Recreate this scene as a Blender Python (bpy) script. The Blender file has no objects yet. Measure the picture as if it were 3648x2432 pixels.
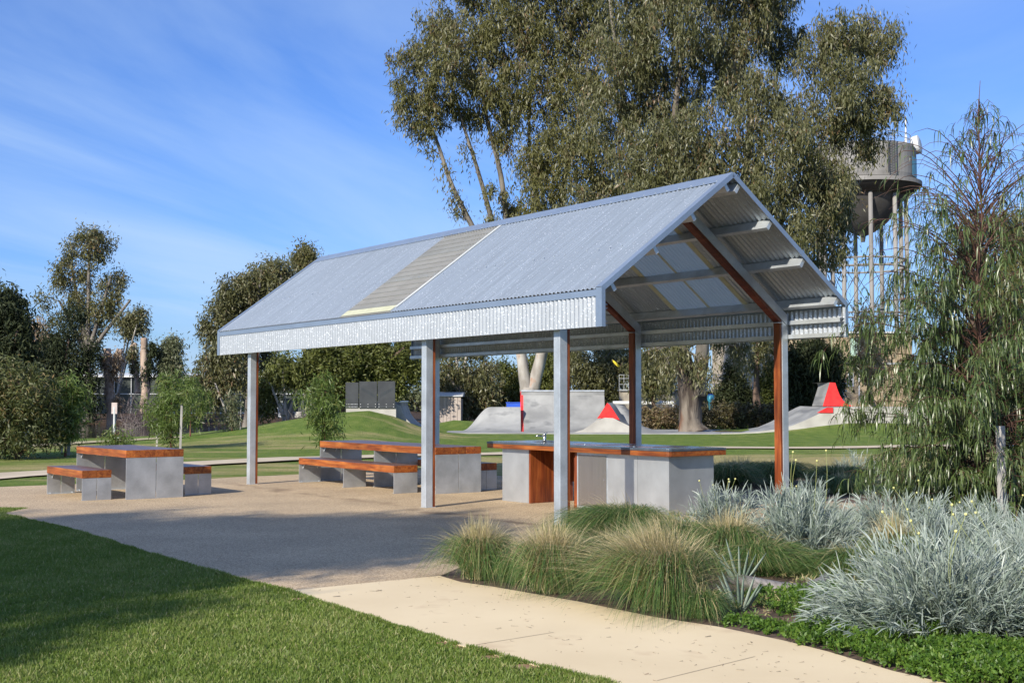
import bpy, math, random
import numpy as np
from mathutils import Vector, Matrix

# ---------------------------------------------------------------- camera, sky, sun, exposure
SC = bpy.context.scene
COL = SC.collection
F_PX, PITCH, CAM_H = 4455.0, 0.0472, 1.5
cd = bpy.data.cameras.new("camera")
cd.sensor_width = 36.0
cd.lens = F_PX / 3648 * 36.0
cd.clip_start = 0.1
cd.clip_end = 3000
cam = bpy.data.objects.new("camera", cd)
COL.objects.link(cam)
cam.location = (0, 0, CAM_H)
cam.rotation_euler = (math.radians(90) + PITCH, 0, 0)
SC.camera = cam

SUN_EL = math.radians(30.5)
SUN_DIR = Vector((-0.545 * math.cos(SUN_EL), -0.838 * math.cos(SUN_EL), math.sin(SUN_EL))).normalized()
world = bpy.data.worlds.new("World")
SC.world = world
world.use_nodes = True
wn, wl = world.node_tree.nodes, world.node_tree.links
wn.clear()
wout = wn.new("ShaderNodeOutputWorld")
wbg = wn.new("ShaderNodeBackground")
sky = wn.new("ShaderNodeTexSky")
sky.sky_type = 'NISHITA'
sky.sun_disc = False
sky.sun_elevation = SUN_EL
sky.sun_rotation = math.atan2(SUN_DIR.x, SUN_DIR.y)
sky.altitude = 100
sky.air_density = 1.0
sky.dust_density = 0.9
sky.ozone_density = 3.0
wbg.inputs[1].default_value = 0.12
# thin cirrus, everywhere in the sky
wtc = wn.new("ShaderNodeTexCoord")
wsep = wn.new("ShaderNodeSeparateXYZ")
wl.new(wtc.outputs['Generated'], wsep.inputs[0])
zmax = wn.new("ShaderNodeMath"); zmax.operation = 'MAXIMUM'; zmax.inputs[1].default_value = 0.03
wl.new(wsep.outputs[2], zmax.inputs[0])
zadd = wn.new("ShaderNodeMath"); zadd.operation = 'ADD'; zadd.inputs[1].default_value = 0.12
wl.new(zmax.outputs[0], zadd.inputs[0])
dx = wn.new("ShaderNodeMath"); dx.operation = 'DIVIDE'
dy = wn.new("ShaderNodeMath"); dy.operation = 'DIVIDE'
wl.new(wsep.outputs[0], dx.inputs[0]); wl.new(zadd.outputs[0], dx.inputs[1])
wl.new(wsep.outputs[1], dy.inputs[0]); wl.new(zadd.outputs[0], dy.inputs[1])
wcmb = wn.new("ShaderNodeCombineXYZ")
wl.new(dx.outputs[0], wcmb.inputs[0]); wl.new(dy.outputs[0], wcmb.inputs[1])
wmap = wn.new("ShaderNodeMapping")
wmap.vector_type = 'TEXTURE'
wmap.inputs['Rotation'].default_value = (0, 0, math.radians(66))
wmap.inputs['Scale'].default_value = (2.6, 0.75, 1)
wl.new(wcmb.outputs[0], wmap.inputs[0])
wno = wn.new("ShaderNodeTexNoise")
wno.inputs['Scale'].default_value = 0.9
wno.inputs['Detail'].default_value = 8
wno.inputs['Roughness'].default_value = 0.55
wno.inputs['Distortion'].default_value = 0.7
wl.new(wmap.outputs[0], wno.inputs['Vector'])
wrmp = wn.new("ShaderNodeMapRange")
wrmp.inputs[1].default_value = 0.36; wrmp.inputs[2].default_value = 0.74
wrmp.inputs[3].default_value = 0.0; wrmp.inputs[4].default_value = 0.74
wl.new(wno.outputs[0], wrmp.inputs[0])
wtint = wn.new("ShaderNodeMix"); wtint.data_type = 'RGBA'; wtint.blend_type = 'MULTIPLY'
wtint.inputs[0].default_value = 1.0
wtint.inputs[7].default_value = (0.47, 0.655, 1.04, 1)
wl.new(sky.outputs[0], wtint.inputs[6])
wmix = wn.new("ShaderNodeMix"); wmix.data_type = 'RGBA'
wmix.inputs[7].default_value = (3.2, 4.35, 6.1, 1)
wl.new(wrmp.outputs[0], wmix.inputs[0])
wl.new(wtint.outputs[2], wmix.inputs[6])
wl.new(wmix.outputs[2], wbg.inputs[0])
wl.new(wbg.outputs[0], wout.inputs[0])

sd = bpy.data.lights.new("sun", 'SUN')
sd.energy = 5.0
sd.angle = math.radians(0.53)
sd.color = (1.0, 0.935, 0.80)
sun = bpy.data.objects.new("sun", sd)
COL.objects.link(sun)
sun.rotation_euler = SUN_DIR.to_track_quat('Z', 'Y').to_euler()
sun.location = (-20, -30, 30)
SC.view_settings.view_transform = 'Standard'
SC.view_settings.look = 'None'
SC.view_settings.exposure = 0.5
SC.view_settings.gamma = 1.0
SC.view_settings.use_curve_mapping = False

rng = np.random.default_rng(7)
rnd = random.Random(5)

# ---------------------------------------------------------------- survey helpers: a sight line of the photograph to a place
def ray(px, py):
    cp, sp = math.cos(PITCH), math.sin(PITCH)
    a, b = (px - 1824) / F_PX, (1216 - py) / F_PX
    return np.array([a, cp - b * sp, sp + b * cp])
def G(px, py, z=0.0):
    d = ray(px, py); t = (z - CAM_H) / d[2]
    return np.array([d[0] * t, d[1] * t, z])
def W(px, py, Y):
    d = ray(px, py); t = Y / d[1]
    return np.array([d[0] * t, Y, CAM_H + d[2] * t])
K = 3648 / 2352.0
def GD(x, y, z=0.0): return G(x * K, y * K, z)
def WD(x, y, Y): return W(x * K, y * K, Y)

# ---------------------------------------------------------------- object helpers
def prop(o, label=None, cat=None, group=None, kind=None):
    if label: o['label'] = label
    if cat: o['category'] = cat
    if group: o['group'] = group
    if kind: o['kind'] = kind
    return o
def empty(name, loc, rz=0.0, label=None, cat=None, group=None):
    o = bpy.data.objects.new(name, None)
    o.empty_display_size = 0.3
    COL.objects.link(o)
    o.location = tuple(float(v) for v in loc); o.rotation_euler = (0, 0, rz)
    return prop(o, label, cat, group)
class MB:
    def __init__(s): s.v = []; s.f = []
    def quad(s, a, b, c, d):
        n = len(s.v); s.v += [tuple(a), tuple(b), tuple(c), tuple(d)]; s.f.append((n, n+1, n+2, n+3)); return s
    def hexa(s, p):   # 8 points: bottom 4 ccw, top 4 ccw
        n = len(s.v); s.v += [tuple(map(float, q)) for q in p]
        for q in ((3,2,1,0),(4,5,6,7),(0,1,5,4),(1,2,6,5),(2,3,7,6),(3,0,4,7)): s.f.append(tuple(n+i for i in q))
        return s
    def box(s, x0, x1, y0, y1, z0, z1):
        if x0 > x1: x0, x1 = x1, x0
        if y0 > y1: y0, y1 = y1, y0
        if z0 > z1: z0, z1 = z1, z0
        return s.hexa([(x0,y0,z0),(x1,y0,z0),(x1,y1,z0),(x0,y1,z0),(x0,y0,z1),(x1,y0,z1),(x1,y1,z1),(x0,y1,z1)])
    def prism(s, poly, ax, a, b):
        # poly in the two other axes, extruded along ax from a to b
        n = len(s.v); m = len(poly)
        def pt(q, t):
            if ax == 0: return (t, q[0], q[1])
            if ax == 1: return (q[0], t, q[1])
            return (q[0], q[1], t)
        s.v += [pt(q, a) for q in poly] + [pt(q, b) for q in poly]
        s.f.append(tuple(n+i for i in range(m))); s.f.append(tuple(n+m+i for i in reversed(range(m))))
        for i in range(m):
            j = (i+1) % m; s.f.append((n+j, n+i, n+m+i, n+m+j))
        return s
    def tube(s, pts, rad, n=8, caps=True, wob=0.0):
        pts = [Vector(tuple(map(float, p))) for p in pts]
        if not hasattr(rad, '__len__'): rad = [rad] * len(pts)
        base = len(s.v); up = None
        for i, p in enumerate(pts):
            t = (pts[min(i+1, len(pts)-1)] - pts[max(i-1, 0)])
            t = t.normalized() if t.length > 1e-9 else Vector((0,0,1))
            if up is None:
                up = Vector((1,0,0)) if abs(t.z) > .7 else Vector((0,0,1))
            a = t.cross(up)
            a = a.normalized() if a.length > 1e-6 else t.orthogonal().normalized()
            b = t.cross(a).normalized(); up = a.cross(t)
            for k in range(n):
                w = 2*math.pi*k/n
                r = rad[i] * (1 + (wob * math.sin(3*w + i*1.3) + wob*.6*math.sin(5*w - i*.7) if wob else 0))
                s.v.append(tuple(p + (a*math.cos(w) + b*math.sin(w))*r))
        for i in range(len(pts)-1):
            for k in range(n):
                k2 = (k+1) % n
                s.f.append((base+i*n+k, base+i*n+k2, base+(i+1)*n+k2, base+(i+1)*n+k))
        if caps:
            s.f.append(tuple(base+k for k in reversed(range(n))))
            s.f.append(tuple(base+(len(pts)-1)*n+k for k in range(n)))
        return s
    def lathe(s, prof, c=(0,0,0), n=32, caps=False):
        base = len(s.v)
        for r, z in prof:
            for k in range(n):
                w = 2*math.pi*k/n; s.v.append((c[0]+r*math.cos(w), c[1]+r*math.sin(w), c[2]+z))
        for i in range(len(prof)-1):
            for k in range(n):
                k2 = (k+1) % n; s.f.append((base+i*n+k, base+i*n+k2, base+(i+1)*n+k2, base+(i+1)*n+k))
        if caps:
            s.f.append(tuple(base+k for k in reversed(range(n))))
            s.f.append(tuple(base+(len(prof)-1)*n+k for k in range(n)))
        return s
    def grid(s, P):   # P: (n,m,3)
        n, m = len(P), len(P[0]); b = len(s.v)
        for r in P:
            for q in r: s.v.append(tuple(map(float, q)))
        for i in range(n-1):
            for j in range(m-1): s.f.append((b+i*m+j, b+i*m+j+1, b+(i+1)*m+j+1, b+(i+1)*m+j))
        return s
    def build(s, name, mat, parent=None, smooth=False, bevel=0.0, off=None, kind=None):
        me = bpy.data.meshes.new(name)
        v = s.v if off is None else [(a[0]-off[0], a[1]-off[1], a[2]-off[2]) for a in s.v]
        me.from_pydata(v, [], s.f); me.materials.append(mat)
        if smooth:
            me.polygons.foreach_set('use_smooth', [True]*len(me.polygons))
        o = bpy.data.objects.new(name, me); COL.objects.link(o)
        if parent: o.parent = parent
        if bevel:
            md = o.modifiers.new('bevel', 'BEVEL'); md.width = bevel; md.segments = 2; md.limit_method = 'ANGLE'
        if kind: o['kind'] = kind
        return o
def link_copy(o, parent=None, loc=None, rz=None, scale=None):
    c = o.copy(); COL.objects.link(c)
    if parent is not None: c.parent = parent
    if loc is not None: c.location = loc
    if rz is not None: c.rotation_euler = (0, 0, rz)
    if scale is not None: c.scale = scale
    return c
def copy_tree(o, parent=None):
    c = o.copy(); COL.objects.link(c)
    if parent: c.parent = parent
    for ch in list(o.children): copy_tree(ch, c)
    return c
def fast_mesh(name, V, Q, mat, tint=None, parent=None, off=None, kind=None, smooth=False):
    V = np.asarray(V, dtype=np.float32).reshape(-1, 3)
    if off is not None: V = V - np.asarray(off, dtype=np.float32)
    Q = np.asarray(Q, dtype=np.int32).reshape(-1, 4)
    me = bpy.data.meshes.new(name)
    me.vertices.add(len(V)); me.vertices.foreach_set('co', V.ravel())
    me.loops.add(Q.size); me.loops.foreach_set('vertex_index', Q.ravel())
    me.polygons.add(len(Q)); me.polygons.foreach_set('loop_start', np.arange(0, Q.size, 4, dtype=np.int32))
    try: me.polygons.foreach_set('loop_total', np.full(len(Q), 4, dtype=np.int32))
    except Exception: pass
    if tint is not None:
        at = me.attributes.new('tint', 'FLOAT', 'FACE'); at.data.foreach_set('value', np.asarray(tint, dtype=np.float32))
    if smooth: me.polygons.foreach_set('use_smooth', np.ones(len(Q), dtype=bool))
    me.materials.append(mat); me.update(); me.validate()
    o = bpy.data.objects.new(name, me); COL.objects.link(o)
    if parent: o.parent = parent
    if kind: o['kind'] = kind
    return o
def nrm(a): return a / np.maximum(np.linalg.norm(a, axis=-1, keepdims=True), 1e-9)
def strips(P, side, wid):
    # P (n,k,3) spine, side (n,3) or (n,k,3), wid (n,k): ribbon vertices and quads
    n, k, _ = P.shape
    if side.ndim == 2: side = side[:, None, :]
    L = P - side * wid[..., None] * .5; R_ = P + side * wid[..., None] * .5
    V = np.stack([L, R_], 2).reshape(-1, 3)
    i = (np.arange(n) * k * 2)[:, None] + (np.arange(k-1) * 2)[None, :]
    Q = np.stack([i, i+1, i+3, i+2], -1).reshape(-1, 4)
    return V, Q
class Leaves:
    def __init__(s): s.V = []; s.Q = []; s.T = []; s.n = 0
    def add(s, V, Q, T):
        s.V.append(V); s.Q.append(Q + s.n); s.T.append(T); s.n += len(V)
    def build(s, name, mat, parent=None, off=None, kind=None):
        return fast_mesh(name, np.concatenate(s.V), np.concatenate(s.Q), mat, np.concatenate(s.T), parent, off, kind)

# ---------------------------------------------------------------- materials
def nt(name):
    m = bpy.data.materials.new(name); m.use_nodes = True
    n, l = m.node_tree.nodes, m.node_tree.links
    return m, n, l, n['Principled BSDF']
def c4(c): return (c[0], c[1], c[2], 1)
def mat(name, c1, c2=None, scale=4, rough=.6, metal=0.0, bump=0.0, bscale=None, stretch=(1,1,1), detail=6, lo=.35, hi=.65,
        rough2=None, spec=None, spots=None, coord='Object'):
    m, n, l, b = nt(name)
    c2 = c2 or c1
    tc = n.new('ShaderNodeTexCoord'); oi = n.new('ShaderNodeObjectInfo')
    mul = n.new('ShaderNodeMath'); mul.operation = 'MULTIPLY'; mul.inputs[1].default_value = 37.0
    l.new(oi.outputs['Random'], mul.inputs[0])
    ad = n.new('ShaderNodeVectorMath'); ad.operation = 'ADD'
    l.new(tc.outputs[coord], ad.inputs[0]); l.new(mul.outputs[0], ad.inputs[1])
    mp = n.new('ShaderNodeMapping'); mp.inputs['Scale'].default_value = stretch
    l.new(ad.outputs[0], mp.inputs[0])
    no = n.new('ShaderNodeTexNoise'); no.inputs['Scale'].default_value = scale; no.inputs['Detail'].default_value = detail
    l.new(mp.outputs[0], no.inputs['Vector'])
    cr = n.new('ShaderNodeValToRGB')
    cr.color_ramp.elements[0].position = lo; cr.color_ramp.elements[1].position = hi
    cr.color_ramp.elements[0].color = c4(c1); cr.color_ramp.elements[1].color = c4(c2)
    l.new(no.outputs[0], cr.inputs[0])
    col = cr.outputs[0]
    if spots:   # (scale, threshold, colour, stretch)
        mp2 = n.new('ShaderNodeMapping'); mp2.inputs['Scale'].default_value = spots[3]
        l.new(ad.outputs[0], mp2.inputs[0])
        n2 = n.new('ShaderNodeTexNoise'); n2.inputs['Scale'].default_value = spots[0]; n2.inputs['Detail'].default_value = 3
        l.new(mp2.outputs[0], n2.inputs['Vector'])
        mr = n.new('ShaderNodeMapRange'); mr.inputs[1].default_value = spots[1]; mr.inputs[2].default_value = spots[1] + .12
        l.new(n2.outputs[0], mr.inputs[0])
        mx = n.new('ShaderNodeMix'); mx.data_type = 'RGBA'; mx.inputs[7].default_value = c4(spots[2])
        l.new(mr.outputs[0], mx.inputs[0]); l.new(col, mx.inputs[6]); col = mx.outputs[2]
    l.new(col, b.inputs['Base Color'])
    b.inputs['Metallic'].default_value = metal
    b.inputs['Roughness'].default_value = rough
    if rough2 is not None:
        mr = n.new('ShaderNodeMapRange'); mr.inputs[3].default_value = rough; mr.inputs[4].default_value = rough2
        mr.inputs[1].default_value = .3; mr.inputs[2].default_value = .7
        l.new(no.outputs[0], mr.inputs[0]); l.new(mr.outputs[0], b.inputs['Roughness'])
    if spec is not None: b.inputs['Specular IOR Level'].default_value = spec
    if bump:
        bn = n.new('ShaderNodeTexNoise'); bn.inputs['Scale'].default_value = bscale or scale*4; bn.inputs['Detail'].default_value = 8
        l.new(mp.outputs[0], bn.inputs['Vector'])
        bp = n.new('ShaderNodeBump'); bp.inputs['Strength'].default_value = 1.0; bp.inputs['Distance'].default_value = bump
        l.new(bn.outputs[0], bp.inputs['Height']); l.new(bp.outputs[0], b.inputs['Normal'])
    return m
def metal_sheet(name, base, var, rough, metal, spangle=0.0, sscale=60, streak=0.0, painted_glint=0.0):
    m, n, l, b = nt(name)
    tc = n.new('ShaderNodeTexCoord')
    oi = n.new('ShaderNodeObjectInfo')
    mul = n.new('ShaderNodeMath'); mul.operation = 'MULTIPLY'; mul.inputs[1].default_value = 37.0
    l.new(oi.outputs['Random'], mul.inputs[0])
    ad = n.new('ShaderNodeVectorMath'); ad.operation = 'ADD'
    l.new(tc.outputs['Object'], ad.inputs[0]); l.new(mul.outputs[0], ad.inputs[1])
    vo = n.new('ShaderNodeTexVoronoi'); vo.inputs['Scale'].default_value = sscale
    l.new(ad.outputs[0], vo.inputs['Vector'])
    sp = n.new('ShaderNodeSeparateColor'); l.new(vo.outputs['Color'], sp.inputs[0])
    no = n.new('ShaderNodeTexNoise'); no.inputs['Scale'].default_value = 3.5; no.inputs['Detail'].default_value = 6
    if streak:
        mp = n.new('ShaderNodeMapping'); mp.inputs['Scale'].default_value = (9, 9, .35) if streak == 1 else (11, .25, 11)
        l.new(ad.outputs[0], mp.inputs[0]); l.new(mp.outputs[0], no.inputs['Vector'])
    else: l.new(ad.outputs[0], no.inputs['Vector'])
    cr = n.new('ShaderNodeValToRGB')
    cr.color_ramp.elements[0].position = .3; cr.color_ramp.elements[1].position = .7
    cr.color_ramp.elements[0].color = c4([c*(1-var) for c in base]); cr.color_ramp.elements[1].color = c4([min(1,c*(1+var)) for c in base])
    l.new(no.outputs[0], cr.inputs[0])
    mr = n.new('ShaderNodeMapRange'); mr.inputs[3].default_value = 1-spangle; mr.inputs[4].default_value = 1+spangle
    l.new(sp.outputs[0], mr.inputs[0])
    mx = n.new('ShaderNodeVectorMath'); mx.operation = 'SCALE'
    l.new(cr.outputs[0], mx.inputs[0]); l.new(mr.outputs[0], mx.inputs['Scale'])
    colo = mx.outputs[0]
    if painted_glint:  # sparkle glints painted into the base colour as near-white cells
        v2 = n.new('ShaderNodeTexVoronoi'); v2.inputs['Scale'].default_value = sscale*.62; l.new(ad.outputs[0], v2.inputs['Vector'])
        s2 = n.new('ShaderNodeSeparateColor'); l.new(v2.outputs['Color'], s2.inputs[0])
        g = n.new('ShaderNodeMath'); g.operation = 'GREATER_THAN'; g.inputs[1].default_value = 1-painted_glint; l.new(s2.outputs[0], g.inputs[0])
        mk = n.new('ShaderNodeMix'); mk.data_type = 'RGBA'; mk.inputs[7].default_value = (.95,.96,1,1)
        g2 = n.new('ShaderNodeMath'); g2.operation = 'MULTIPLY'; g2.inputs[1].default_value = .55; l.new(g.outputs[0], g2.inputs[0])
        l.new(g2.outputs[0], mk.inputs[0]); l.new(colo, mk.inputs[6]); colo = mk.outputs[2]
    l.new(colo, b.inputs['Base Color'])
    b.inputs['Metallic'].default_value = metal
    r2 = n.new('ShaderNodeMapRange'); r2.inputs[3].default_value = rough-(.12 if spangle > .07 else .02); r2.inputs[4].default_value = rough+(.12 if spangle > .07 else .02)
    l.new(sp.outputs[1], r2.inputs[0]); l.new(r2.outputs[0], b.inputs['Roughness'])
    bn = n.new('ShaderNodeBump'); bn.inputs['Distance'].default_value = .0006 if spangle else .0003
    l.new(sp.outputs[2], bn.inputs['Height'])
    if spangle > .1: l.new(bn.outputs[0], b.inputs['Normal'])
    return m
def wood(name, c1, c2, c3, axis=1, rough=.45, spec=.4):
    m, n, l, b = nt(name)
    tc = n.new('ShaderNodeTexCoord'); oi = n.new('ShaderNodeObjectInfo')
    mul = n.new('ShaderNodeMath'); mul.operation = 'MULTIPLY'; mul.inputs[1].default_value = 53.0
    l.new(oi.outputs['Random'], mul.inputs[0])
    ad = n.new('ShaderNodeVectorMath'); ad.operation = 'ADD'
    l.new(tc.outputs['Object'], ad.inputs[0]); l.new(mul.outputs[0], ad.inputs[1])
    st = [14, 14, 14]; st[axis] = 1.1
    mp = n.new('ShaderNodeMapping'); mp.inputs['Scale'].default_value = st
    l.new(ad.outputs[0], mp.inputs[0])
    no = n.new('ShaderNodeTexNoise'); no.inputs['Scale'].default_value = 1.6; no.inputs['Detail'].default_value = 9; no.inputs['Distortion'].default_value = .8
    l.new(mp.outputs[0], no.inputs['Vector'])
    cr = n.new('ShaderNodeValToRGB'); e = cr.color_ramp.elements
    e[0].position = .3; e[0].color = c4(c1); e[1].position = .72; e[1].color = c4(c3)
    k = e.new(.5); k.color = c4(c2)
    l.new(no.outputs[0], cr.inputs[0])
    n2 = n.new('ShaderNodeTexNoise'); n2.inputs['Scale'].default_value = 2.2; n2.inputs['Detail'].default_value = 4
    l.new(ad.outputs[0], n2.inputs['Vector'])
    mr = n.new('ShaderNodeMapRange'); mr.inputs[1].default_value = .3; mr.inputs[2].default_value = .7; mr.inputs[3].default_value = .62; mr.inputs[4].default_value = 1.25
    l.new(n2.outputs[0], mr.inputs[0])
    r3 = n.new('ShaderNodeMapRange'); r3.inputs[3].default_value = .8; r3.inputs[4].default_value = 1.2
    l.new(oi.outputs['Random'], r3.inputs[0])
    mm = n.new('ShaderNodeMath'); mm.operation = 'MULTIPLY'; l.new(mr.outputs[0], mm.inputs[0]); l.new(r3.outputs[0], mm.inputs[1])
    sc_ = n.new('ShaderNodeVectorMath'); sc_.operation = 'SCALE'
    l.new(cr.outputs[0], sc_.inputs[0]); l.new(mm.outputs[0], sc_.inputs['Scale'])
    l.new(sc_.outputs[0], b.inputs['Base Color'])
    b.inputs['Roughness'].default_value = rough; b.inputs['Specular IOR Level'].default_value = spec
    bp = n.new('ShaderNodeBump'); bp.inputs['Distance'].default_value = .0015
    l.new(no.outputs[0], bp.inputs['Height']); l.new(bp.outputs[0], b.inputs['Normal'])
    return m
def leafmat(name, cols, rough=.5, trans=.3, spec=.4, tmul=1.4):
    m, n, l, b = nt(name)
    at = n.new('ShaderNodeAttribute'); at.attribute_name = 'tint'
    cr = n.new('ShaderNodeValToRGB'); e = cr.color_ramp.elements
    e[0].position = 0; e[0].color = c4(cols[0]); e[1].position = 1; e[1].color = c4(cols[-1])
    for i, c in enumerate(cols[1:-1]):
        k = e.new((i+1)/(len(cols)-1)); k.color = c4(c)
    l.new(at.outputs['Fac'], cr.inputs[0]); l.new(cr.outputs[0], b.inputs['Base Color'])
    b.inputs['Roughness'].default_value = rough; b.inputs['Specular IOR Level'].default_value = spec
    if trans:
        tr = n.new('ShaderNodeBsdfTranslucent')
        mu = n.new('ShaderNodeVectorMath'); mu.operation = 'SCALE'; mu.inputs['Scale'].default_value = tmul
        l.new(cr.outputs[0], mu.inputs[0]); l.new(mu.outputs[0], tr.inputs[0])
        mx = n.new('ShaderNodeMixShader'); mx.inputs[0].default_value = trans
        l.new(b.outputs[0], mx.inputs[1]); l.new(tr.outputs[0], mx.inputs[2])
        l.new(mx.outputs[0], n['Material Output'].inputs[0])
    return m

M = {}
M['galv'] = metal_sheet('galvanised_steel', (.53,.56,.59), .18, .40, .55, .04, 45)
M['galv_dark'] = metal_sheet('weathered_galvanised_sheet', (.43,.44,.45), .20, .42, .55, .03, 60)
M['roof'] = metal_sheet('spangled_roof_sheet', (.40,.445,.49), .13, .40, .66, .05, 170, streak=2, painted_glint=.022)
M['fascia'] = metal_sheet('spangled_fascia_sheet', (.335,.355,.385), .05, .36, .38, .06, 150, painted_glint=.05)
M['flash'] = metal_sheet('folded_flashing', (.30,.36,.45), .06, .36, .6, .03, 50)
M['cladding'] = metal_sheet('brushed_cladding', (.54,.545,.545), .12, .36, .68, .01, 80)
M['steel_top'] = metal_sheet('stainless_steel', (.62,.62,.62), .06, .22, 1.0, .02, 80)
M['dark_edge'] = mat('dark_bench_edge', (.10,.115,.14), (.14,.155,.18), 6, rough=.3, metal=.5)
M['wood'] = wood('oiled_hardwood', (.14,.030,.008), (.29,.078,.015), (.40,.14,.03))
M['wood_v'] = wood('oiled_hardwood_upright', (.12,.026,.009), (.22,.052,.014), (.33,.10,.026), axis=2)
M['wood_top'] = wood('weathered_hardwood_top', (.085,.045,.040), (.12,.07,.065), (.16,.10,.095), rough=.36, spec=.6)
M['poly'] = mat('milky_roof_sheet', (.31,.32,.335), (.39,.40,.415), 3, rough=.4)
M['polyflash'] = mat('cream_plastic_closure', (.42,.41,.27), (.48,.47,.33), 12, rough=.5)
def poly_fix():
    m = M['poly']; n, l = m.node_tree.nodes, m.node_tree.links; b = n['Principled BSDF']
    tr = n.new('ShaderNodeBsdfTranslucent'); tr.inputs[0].default_value = (.62,.60,.50,1)
    mx = n.new('ShaderNodeMixShader'); mx.inputs[0].default_value = .55
    l.new(b.outputs[0], mx.inputs[1]); l.new(tr.outputs[0], mx.inputs[2]); l.new(mx.outputs[0], n['Material Output'].inputs[0])
poly_fix()
M['concrete'] = mat('skate_concrete', (.19,.19,.188), (.31,.308,.30), .9, rough=.75, bump=.002, bscale=40, detail=9, spots=(.9,.55,(.15,.152,.155),(1,.4,2.2)))
M['concrete_pale'] = mat('pale_concrete', (.32,.30,.27), (.42,.40,.36), 1.5, rough=.8)
M['concrete_tan'] = mat('stained_concrete', (.22,.19,.145), (.38,.335,.265), .7, rough=.85, spots=(1.2,.58,(.16,.13,.10),(1,1,.3)))
M['red'] = mat('red_paint', (.62,.02,.02), (.72,.035,.03), 4, rough=.4)
M['black_panel'] = mat('charcoal_guard_panel', (.022,.024,.028), (.035,.038,.042), 3, rough=.5)
M['white'] = mat('white_paint', (.50,.50,.50), (.60,.60,.60), 3, rough=.5)
M['grey_paint'] = mat('grey_painted_steel', (.30,.31,.31), (.42,.43,.43), 3, rough=.5)
M['stake'] = mat('bleached_timber_stake', (.28,.26,.24), (.42,.40,.375), 8, rough=.8, stretch=(1,1,.15))
M['stake_dark'] = mat('grey_timber_rail', (.20,.17,.14), (.34,.30,.26), 8, rough=.8)
M['log'] = mat('weathered_log', (.09,.08,.075), (.24,.22,.21), 5, rough=.9, bump=.02, bscale=8, stretch=(3,.6,3))
M['green_shed'] = mat('dark_green_cladding', (.010,.018,.014), (.022,.034,.027), 1.5, rough=.55)
M['cream_wall'] = mat('cream_render', (.38,.31,.22), (.47,.40,.30), .6, rough=.9)
M['brown_wall'] = mat('brown_pebble_wall', (.24,.18,.11), (.38,.30,.20), 3, rough=.9, detail=10)
M['green_glass'] = mat('pale_green_window', (.30,.42,.34), (.40,.52,.43), 1, rough=.25)
M['dark_glass'] = mat('dark_window_glass', (.02,.025,.03), (.04,.05,.06), 1, rough=.1)
M['shed_pink'] = mat('beige_shed_wall', (.34,.28,.245), (.40,.34,.30), 1, rough=.8)
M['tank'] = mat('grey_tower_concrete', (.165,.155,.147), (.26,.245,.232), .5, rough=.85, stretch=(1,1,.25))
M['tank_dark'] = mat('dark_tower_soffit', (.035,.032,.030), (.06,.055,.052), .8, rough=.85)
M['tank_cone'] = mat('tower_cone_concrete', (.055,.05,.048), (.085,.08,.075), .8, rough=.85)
M['teal'] = mat('teal_paint', (.10,.28,.34), (.14,.36,.42), 2, rough=.5)
M['blue'] = mat('blue_plastic', (.02,.07,.45), (.03,.10,.55), 2, rough=.4)
M['aqua'] = mat('aqua_plastic', (.08,.40,.55), (.12,.48,.62), 2, rough=.4)
M['yellow'] = mat('yellow_cloth', (.75,.55,.02), (.80,.60,.04), 2, rough=.6)
M['bark_gum'] = mat('smooth_gum_bark', (.20,.175,.15), (.46,.42,.37), 1.2, rough=.85, bump=.02, bscale=6, stretch=(1,1,.30),
                    spots=(1.6,.56,(.17,.075,.035),(1,1,.35)))
M['bark_old'] = mat('old_gum_bark', (.04,.028,.021), (.175,.145,.115), 1.5, rough=.9, bump=.09, bscale=3.5, stretch=(1.6,1.6,.30), lo=.42, hi=.60,
                    spots=(1.3,.60,(.16,.065,.03),(1,1,.3)))
M['bark_limb'] = mat('limb_bark', (.07,.06,.05), (.20,.175,.15), 1.5, rough=.9, bump=.02, bscale=6, stretch=(1,1,.4))
M['bark_white'] = mat('pale_gum_bark', (.22,.195,.17), (.40,.37,.335), 2, rough=.85, stretch=(1,1,.4), spots=(2,.6,(.30,.17,.11),(1,1,.5)))
M['bark_dark'] = mat('rough_dark_bark', (.07,.045,.035), (.17,.11,.08), 2, rough=.95, bump=.04, bscale=6, stretch=(2,2,.4))
M['bark_tan'] = mat('lopped_tan_bark', (.22,.15,.11), (.42,.32,.25), 2, rough=.9, bump=.03, bscale=5, stretch=(1,1,.4))
M['twig'] = mat('grey_twigs', (.12,.10,.085), (.24,.21,.18), 4, rough=.9)
M['stem_dark'] = mat('dark_reddish_twigs', (.05,.025,.018), (.11,.05,.035), 6, rough=.8)
M['stem_red'] = mat('reddish_stems', (.13,.04,.03), (.22,.09,.06), 6, rough=.8)
M['gum_leaf'] = leafmat('gum_leaves', [(.038,.044,.015),(.088,.088,.028),(.118,.118,.050),(.165,.160,.085),(.165,.082,.038)], trans=.25, rough=.42)
M['gum_leaf_warm'] = leafmat('olive_gum_leaves', [(.045,.05,.016),(.105,.102,.028),(.135,.128,.042),(.14,.14,.072),(.165,.085,.038)], trans=.25, rough=.45)
M['dark_leaf'] = leafmat('dark_foliage', [(.012,.018,.009),(.025,.034,.015),(.04,.05,.02),(.055,.06,.03)], trans=.15, rough=.6, spec=.2)
M['mel_leaf'] = leafmat('paperbark_foliage', [(.035,.045,.010),(.07,.085,.016),(.11,.12,.022),(.06,.06,.03)], trans=.2, rough=.6)
M['grey_leaf'] = leafmat('grey_green_foliage', [(.06,.075,.035),(.11,.125,.06),(.15,.165,.09),(.17,.13,.07)], trans=.2, rough=.5)
M['sap_leaf'] = leafmat('sapling_leaves', [(.06,.09,.02),(.10,.15,.03),(.14,.19,.05),(.18,.17,.05)], trans=.35, rough=.45)
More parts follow.
